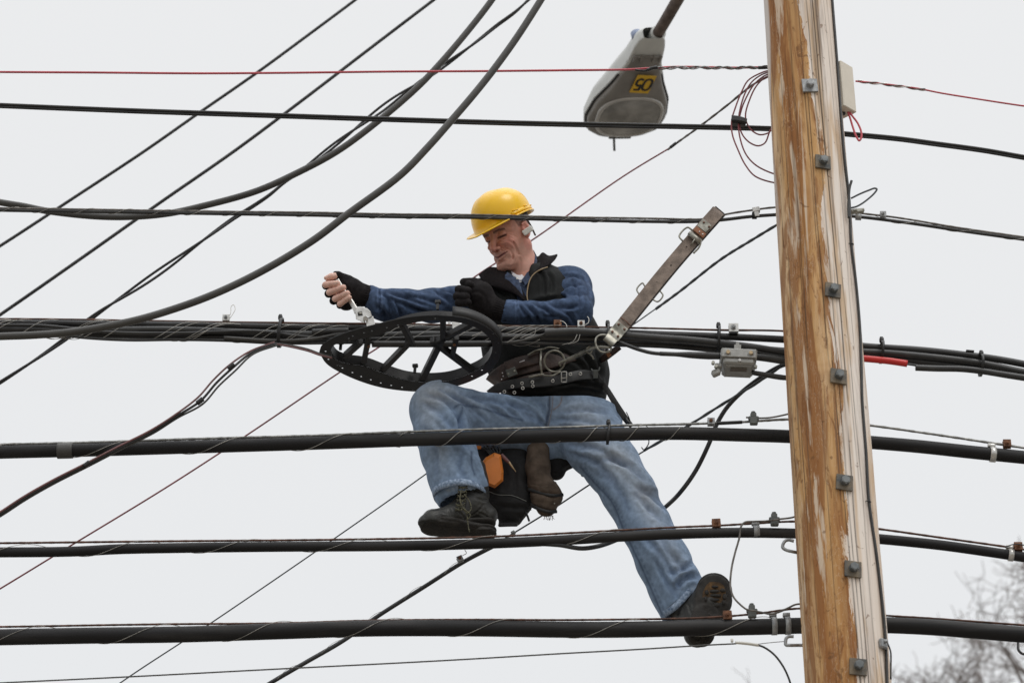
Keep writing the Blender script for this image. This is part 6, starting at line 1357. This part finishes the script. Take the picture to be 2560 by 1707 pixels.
for c_ in ([(1318, 1222, 7.545), (1350, 1231, 7.525), (1380, 1238, 7.525), (1408, 1236, 7.545)], [(1326, 1262, 7.548), (1350, 1273, 7.53), (1372, 1279, 7.53), (1392, 1278, 7.55)]):
    b = MB(); b.tube(path(c_), .0055, 8, flat=(1.1, .5)); b.build('band', M['blackbelt'], ho)
b = MB(); rs = random.Random(4)
for k in range(16): x = 1362+k*1.4; b.tube(path([(x, 1288), (x+rs.uniform(-3, 4), 1294), (x+rs.uniform(-4, 6), 1297+rs.uniform(0, 4))], 7.555, n=3), .0006, 4)
for k in range(10): q = (1385+k*1.8, 1205+k*3.2); b.tube(path([(q[0], q[1]), (q[0]+4, q[1]-1), (q[0]+6, q[1]+2)], 7.55, n=3), .0009, 4)
b.build('fringe', M['holster'], ho); MB().ball(W(1386, 1258, 7.525), .003, 6).build('rivet', M['agedsteel'], ho)
hd_ = thing('test_handset', 'orange plastic telephone test handset hanging beside the raised leg', 'test handset', W(1230, 1180, 7.5))
F1 = [(1214, 1143), (1236, 1131), (1252, 1136), (1259, 1178), (1258, 1202), (1237, 1220), (1212, 1210), (1201, 1188), (1197, 1166)]
cen = (1232, 1180); b = MB(); V = []
for dY, sc_ in ((7.475, .80), (7.485, .97), (7.500, 1.0), (7.53, 1.0), (7.545, .9)):
    for x, y in F1: V.append(W(cen[0]+(x-cen[0])*sc_, cen[1]+(y-cen[1])*sc_, dY))
n = len(F1); F = [[i*n+k, i*n+(k+1) % n, (i+1)*n+(k+1) % n, (i+1)*n+k] for i in range(4) for k in range(n)]+[list(range(n))[::-1], list(range(4*n, 5*n))]
b.add(V, F); b.build('handset_body', M['orange'], hd_, smooth=False)
b = MB(); b.tube(path([(1234, 1134), (1238, 1160), (1242, 1190), (1238, 1216)], 7.4765), .0009, 5); b.tube(path([(1202, 1186), (1222, 1190), (1243, 1189), (1258, 1182)], 7.4765), .0008, 5); b.build('seam', M['tan'], hd_)
MB().ball(W(1221, 1202, 7.478), .003, 6, (1, .4, 1)).build('screw', M['tan'], hd_)
b = MB()
rs = random.Random(2)
for k in range(6): b.tube(path([(1198+k*9+rs.uniform(-4, 4), 1112+rs.uniform(0, 8)), (1215+k*7, 1128+rs.uniform(-6, 8)), (1240+rs.uniform(-8, 10), 1140+rs.uniform(-4, 6))], 7.52), .004, 6)
b.build('cord', M['black'], hd_)
MB().box(W(1196, 1118, 7.52), (RV, UV, FV), (.010, .006, .006), .002).build('clip', M['orange'], hd_, smooth=False)
al = thing('alligator_clip', 'brass alligator clip with a dull red boot beside the orange handset', 'clip', W(1270, 1160, 7.51))
MB().tube(path([(1254, 1136), (1262, 1145), (1272, 1155)], 7.51), [.0055, .0075, .0055], 8).build('boot', M['pinkgrey'], al)
MB().tube(path([(1272, 1154), (1280, 1166), (1290, 1179)], 7.51), [.0045, .0035, .001], 7).build('jaws', M['brass'], al)

# ------------------------------------------------------------------ safety strap looped over the lashed cable
st = thing('safety_strap', 'brown leather lineman safety strap looped over a cable and hooked to his belt', 'safety strap', W(1660, 690, 7.25))
a0, a1 = np.array([1556, 813.]), np.array([1795, 527.5]); dd_ = (a1-a0)/np.linalg.norm(a1-a0); pp_ = np.array([-dd_[1], dd_[0]])
def sp(t, o, Y): q = a0+dd_*t+pp_*o; return W(q[0], q[1], Y)
Lp = np.linalg.norm(a1-a0)
rows = []
ctrl = [(-10, 7.232), (60, 7.236), (160, 7.244), (260, 7.254), (330, 7.266), (365, 7.278), (Lp, 7.290), (Lp+3, 7.300), (Lp-1, 7.312), (330, 7.328), (200, 7.33), (60, 7.32), (-10, 7.31)]
bow = lambda t: 4*math.sin(max(0, min(1, t/Lp))*math.pi)
rows = [[sp(t, o*16.5-bow(t)*(1 if i < 7 else 1)+(0 if i < 7 else 4), Y) for o in (-1, -.4, .4, 1)] for i, (t, Y) in enumerate(ctrl)]
b = MB(); b.sheet(rows[:8], .0045, 2, 8); b.build('strap', M['leather'], st, smooth=True, ang=50)
b = MB(); b.sheet(rows[7:], .0045, 2, 8); b.build('strap_back', M['leatheredge'], st, ang=50)
U1 = nrm(sp(10, 0, 7.25)-sp(0, 0, 7.25)); V1 = nrm(sp(0, 10, 7.25)-sp(0, 0, 7.25)); N1 = -np.cross(U1, V1)
if N1@FV > 0: N1 = -N1
# holes
b = MB()
for t in (58, 92, 150, 205, 265): b.ball(sp(t-12, -3, 7.2365+.00005*t)+N1*.001, .0030, 6, (1, .4, 1))
b.build('punched_holes', M['leatheredge'], st)
# buckle near the top
b = MB(); b.box(sp(322, -2, 7.257), (U1, V1, N1), (.020, .0215, .0022), .002); o = b.build('rivet_plate', M['agedsteel'], st, smooth=False)
for t, q in ((328, -9), (328, 8)): MB().ball(sp(t, q, 7.253), .0042, 6, (1, .6, 1)).build('rivet', M['copper'], o)
b = MB(); b.box(sp(302, -1, 7.252), (U1, V1, N1), (.011, .0245, .0035), .002); o = b.build('keeper', M['tan'], st, smooth=False)
for t, q in ((303, -2), (303, 8)): MB().ball(sp(t, q, 7.247), .0032, 6, (1, .6, 1)).build('rivet', M['silver'], o)
b = MB(); b.tube(np.array([sp(284, -19, 7.246), sp(284, 0, 7.243), sp(284, 17, 7.246)]), .010, 12, flat=(1, 1)); b.tube(cmr([sp(294, -19, 7.246), sp(292, -32, 7.246), sp(262, -34, 7.246), sp(258, -20, 7.246)], 5), .0035, 8); b.tube(np.array([sp(286, 0, 7.238), sp(272, 2, 7.240), sp(262, 3, 7.246)]), .0026, 6); b.tube(cmr([sp(284, 18, 7.246), sp(272, 22, 7.25), sp(252, 21, 7.252)], 5), .0035, 8); b.build('buckle', M['agedsteel'], st)
# side loops
b = MB(); b.tube(cmr([sp(110, -18, 7.245), sp(113, -29, 7.245), sp(92, -30, 7.245), sp(86, -17, 7.245)], 5), .0030, 8); b.tube(cmr([sp(126, 18, 7.25), sp(122, 30, 7.25), sp(102, 30, 7.25), sp(98, 17, 7.25)], 5), .0030, 8); b.build('side_loop', M['agedsteel'], st)
# end plate with four rivets and ring
b = MB(); b.sheet([[sp(-18+i*10, o*17, 7.2295+.004*(.0 if i else 1.0)) for o in (-1, 0, 1)] for i in range(-2, 3)], .003, 3, 3)
S_ = [[sp(-38, o*15, 7.229) for o in (-1, 0, 1)], [sp(-52, o*14, 7.224) for o in (-1, 0, 1)], [sp(-60, o*14, 7.236) for o in (-1, 0, 1)], [sp(-52, o*14, 7.25) for o in (-1, 0, 1)]]
b.sheet(S_, .003, 3, 5); pl = b.build('end_plate', M['agedsteel'], st, ang=50)
for t, q in ((-2, -9), (-2, 10), (-26, -9), (-26, 9)): MB().ball(sp(t-2, q, 7.226), .0048, 6, (1, .6, 1)).build('rivet', M['copper'], pl)
b = MB(); b.tube(cmr([sp(12, -17, 7.234), sp(14, 0, 7.229), sp(12, 17, 7.234)], 4), .0018, 6); b.build('edge_band', M['copper'], st)
rc = W(1505, 860, 7.235); b = MB(); S = path([(1522, 838, 7.235), (1500, 838, 7.232), (1490, 846, 7.232), (1490, 862, 7.235), (1498, 876, 7.24), (1510, 881, 7.245), (1526, 876, 7.248), (1528, 868, 7.245)], n=6); b.tube(S, .0036, 8); b.build('snap_ring', M['agedsteel'], st)
b = MB(); S = path([(1528, 868, 7.25), (1490, 868, 7.27), (1465, 878, 7.32), (1440, 890, 7.37), (1418, 899, 7.39)], n=6); b.tube(S, [.006, .006, .0085, .0088, .0075], 10, flat=(1, .8)); S = path([(1420, 899, 7.39), (1408, 903, 7.395), (1398, 908, 7.40), (1402, 916, 7.41)], n=5); b.tube(S, [.0065, .005, .004], 8); b.build('snap_hook', M['agedsteel'], st)
b = MB(); b.tube(path([(1466, 872, 7.30), (1474, 866, 7.295), (1480, 874, 7.30), (1474, 884, 7.31), (1466, 880, 7.31)], n=5), .0026, 7); b.tube(path([(1470, 882, 7.31), (1480, 890, 7.32), (1484, 898, 7.33)], n=5), .003, 7); b.build('latch', M['agedsteel'], st)
# second leather end behind the bundle
b = MB(); b.sheet([[W(1545, 862, 7.34), W(1552, 872, 7.34)], [W(1528, 872, 7.36), W(1534, 886, 7.36)], [W(1510, 884, 7.42), W(1516, 900, 7.42)], [W(1498, 895, 7.5), W(1502, 908, 7.5)]], .006); b.build('strap_tail', M['beltleather'], st)
MB().sheet([[W(1518, 872, 7.335), W(1528, 886, 7.335)], [W(1512, 878, 7.34), W(1520, 893, 7.34)]], .005).build('leather_tab', M['tan'], st)

# ------------------------------------------------------------------ wrench
wr = thing('adjustable_wrench', 'shiny silver adjustable wrench gripped in his right hand', 'wrench', W(880, 760, 7.25))
wd = nrm(W(905, 792, 7.265)-W(866, 738, 7.262)); wn_ = -FV; wp = nrm(np.cross(wd, wn_))
b = MB(); S = path([(842, 700, 7.262), (856, 722, 7.262), (872, 745, 7.26), (886, 768, 7.258), (893, 780, 7.256)], n=6); b.tube(S, [.0085, .0075, .0078, .0085, .0115], 12, flat=(.45, 1), up=tuple(wn_)); b.build('handle', M['silver'], wr, ang=40)
def slab(poly, Y, th, name, m, parent, bev=.93):
    c_ = np.mean(poly, 0); V = []; n = len(poly)
    for k, (sc_, dy) in enumerate(((bev, 0), (1, th*.18), (1, th*.82), (bev, th))):
        for x, y in poly: V.append(W(c_[0]+(x-c_[0])*sc_, c_[1]+(y-c_[1])*sc_, Y+dy))
    F = [[i*n+k, (i+1)*n+k, (i+1)*n+(k+1) % n, i*n+(k+1) % n] for i in range(3) for k in range(n)]+[list(range(n)), list(range(3*n, 4*n))[::-1]]
    b = MB(); b.add(V, F); return b.build(name, M[m], parent, smooth=False)
hd2 = slab([(887, 774), (893, 768), (905, 767), (918, 771), (926, 778), (930, 790), (924, 794), (916, 789), (911, 793), (914, 806), (908, 808), (899, 801), (890, 798), (889, 788)], 7.245, .016, 'head', 'silver', wr)
slab([(894, 780), (905, 778), (907, 788), (895, 789)], 7.243, .01, 'adjuster_slot', 'black', hd2); MB().cyl(W(897, 784, 7.243), W(905, 783, 7.243), .0042, 12).build('knurl', M['agedsteel'], hd2)
br = thing('bracket', 'silver bracket bolted on top of the bundle, held by the wrench', 'bracket', W(922, 800, 7.25))
slab([(914, 796), (933, 790), (938, 812), (917, 817)], 7.25, .004, 'bracket_plate', 'silver', br); MB().cyl(W(914, 796, 7.235), W(914, 796, 7.262), .009, 6).build('nut', M['silver'], br, smooth=False)
br = thing('bracket', 'white metal hanger plate seen through the ring of the snowshoe', 'bracket', W(1140, 815, 7.25))
slab([(1129, 803), (1149, 805), (1150, 821), (1133, 830)], 7.252, .004, 'bracket_plate', 'silver', br)
slab([(1120, 804), (1127, 804), (1126, 811), (1120, 810)], 7.252, .004, 'bracket_lug', 'silver', br)

# ------------------------------------------------------------------ snowshoe cable storage rack
ss = thing('cable_snowshoe', 'black teardrop shaped cable storage snowshoe mounted under the bundle', 'cable storage rack', W(1050, 870, 7.3))
Pp = [W(1258, 856, 7.20), W(800, 882, 7.30), W(1022, 972, 7.50)]
pn = nrm(np.cross(Pp[1]-Pp[0], Pp[2]-Pp[0])); pn = pn if pn[2] > 0 else -pn; pO = Pp[0]
e1 = nrm(Pp[0]-Pp[1]); e2 = np.cross(pn, e1)
def onp(px, py, lift=0):
    d = FV*FPX+RV*(px-CX)+UV*(CY-py); t = np.dot(pO-CAM, pn)/np.dot(d, pn); return CAM+d*t+pn*lift
outer = cmr(np.array([(798, 880), (804, 864), (830, 845), (880, 826), (930, 813), (990, 798), (1050, 789), (1110, 788), (1168, 796), (1212, 814), (1242, 838), (1253, 862), (1250, 892), (1230, 922), (1190, 946), (1150, 962), (1100, 974), (1050, 978), (1000, 975), (950, 967), (900, 952), (850, 930), (815, 907), (798, 880)], float), 6)[:-1]
inner = cmr(np.array([(824, 876), (832, 864), (862, 853), (905, 846), (950, 836), (1000, 815), (1060, 802), (1110, 801), (1162, 809), (1200, 824), (1225, 846), (1233, 868), (1226, 895), (1205, 918), (1170, 936), (1120, 952), (1060, 956), (1010, 950), (960, 934), (910, 916), (860, 908), (836, 896), (824, 876)], float), 6)[:-1]
holes = [(814, 878), (821, 898), (856, 920), (881, 931), (903, 941), (927, 949), (952, 957), (978, 963), (1005, 968), (1180, 940), (1205, 925), (1225, 905), (1240, 880), (1244, 856), (1232, 835), (1088, 795), (995, 812), (967, 818), (910, 831), (930, 826), (872, 845), (882, 839)]
slots = [((841, 913), (856, 916)), ((1030, 974), (1042, 975))]
def to2(p): q = onp(*p)-pO; return (q@e1, q@e2)
cu = bpy.data.curves.new('tmp', 'CURVE'); cu.dimensions = '2D'; cu.fill_mode = 'BOTH'; cu.extrude = .0015
def spl(pts):
    s_ = cu.splines.new('POLY'); s_.points.add(len(pts)-1); s_.use_cyclic_u = True
    for i, (x, y) in enumerate(pts): s_.points[i].co = (x, y, 0, 1)
spl([to2(p) for p in outer]); spl([to2(p) for p in inner])
for hx in holes: c_ = to2(hx); r_ = .0040; spl([(c_[0]+r_*math.cos(a), c_[1]+r_*math.sin(a)) for a in np.linspace(0, 2*np.pi, 9)[:-1]])
for a_, b_ in slots: a_, b_ = np.array(to2(a_)), np.array(to2(b_)); d_ = nrm(b_-a_); n_ = np.array([-d_[1], d_[0]])*.0022; spl([a_-n_, b_-n_, b_+n_, a_+n_])
oc = bpy.data.objects.new('tmp', cu); col.objects.link(oc); dg = bpy.context.evaluated_depsgraph_get(); me = oc.evaluated_get(dg).to_mesh()
V = np.array([v.co[:] for v in me.vertices]); F = [list(p.vertices) for p in me.polygons]; bpy.data.objects.remove(oc); bpy.data.curves.remove(cu)
b = MB(); b.add(pO+V[:, :1]*e1+V[:, 1:2]*e2+V[:, 2:]*pn, F); b.build('rim_plate', M['shoe'], ss, smooth=False)
def wall(pl, h0, h1, th, inward):
    n = len(pl); P0 = np.array([onp(*p) for p in pl]); c_ = P0.mean(0); V = []; F = []
    T = np.roll(P0, -1, 0)-np.roll(P0, 1, 0); Nn = np.cross(T, pn); Nn /= np.linalg.norm(Nn, axis=1)[:, None]
    if ((P0-c_)*Nn).sum() < 0: Nn = -Nn
    for h_, o_ in ((h0, 0), (h1, 0), (h1, -th), (h0, -th)): V.append(P0+pn*h_+Nn*o_)
    for q in range(4):
        for k in range(n): F.append([q*n+k, q*n+(k+1) % n, ((q+1) % 4)*n+(k+1) % n, ((q+1) % 4)*n+k])
    return np.vstack(V), F
b = MB(); V, F = wall(inner, .0016, .040, .0032, True); b.add(V, F); b.build('rim_wall', M['shoe'], ss, ang=40)
# raised guard on the upper right
gi = [p for p in outer if p[0] > 1120 and p[1] < 905]; P0 = np.array([onp(*p) for p in gi]); rows = [P0+pn*.003+0, P0+pn*.040]
outw = nrm(np.array([.3, -1, 0])); rows = [list(np.array(r)+nrm(np.array([.45, -1, 0]))*.003) for r in rows]
b = MB(); b.sheet([rows[0][::3], rows[1][::3]], .003, 3, 2); b.build('guard', M['shoe'], ss)
def barp(a, b_, w_, h0=.002, h1=.028):
    A, Bb = onp(*a), onp(*b_); d = nrm(Bb-A); b = MB(); b.box((A+Bb)/2+pn*(h0+h1)/2, (d, np.cross(d, pn), pn), (np.linalg.norm(Bb-A)/2, w_/2, (h1-h0)/2), .002); return b.build('spoke', M['shoe'], ss, smooth=False)
for a_, b_, w_ in (((1107, 800), (1107, 856), .020), ((1004, 818), (1030, 868), .018), ((1186, 812), (1080, 868), .017), ((902, 862), (862, 898), .018), ((921, 850), (909, 912), .019), ((1024, 862), (958, 930), .018), ((1104, 856), (1056, 953), .022), ((1078, 858), (1178, 932), .018), ((1141, 850), (1130, 896), .018)): barp(a_, b_, w_)
for px, py in ((1093, 782), (850, 882), (1036, 940)):
    c_ = onp(px, py, .045); b = MB(); b.box(c_, (e1, e2, pn), (.010, .007, .006), .002); b.box(c_-pn*.018, (e1, e2, pn), (.005, .004, .014), .001); b.build('clip', M['black'], ss, smooth=False)
for px, py in ((922, 866), (1136, 862)): MB().cyl(onp(px, py, -.004), onp(px, py, .004), .005, 10).build('bolt', M['rustplate'], ss)
print('snowshoe plane near rim Y', onp(1110, 788)[1], 'far', onp(1050, 978)[1])
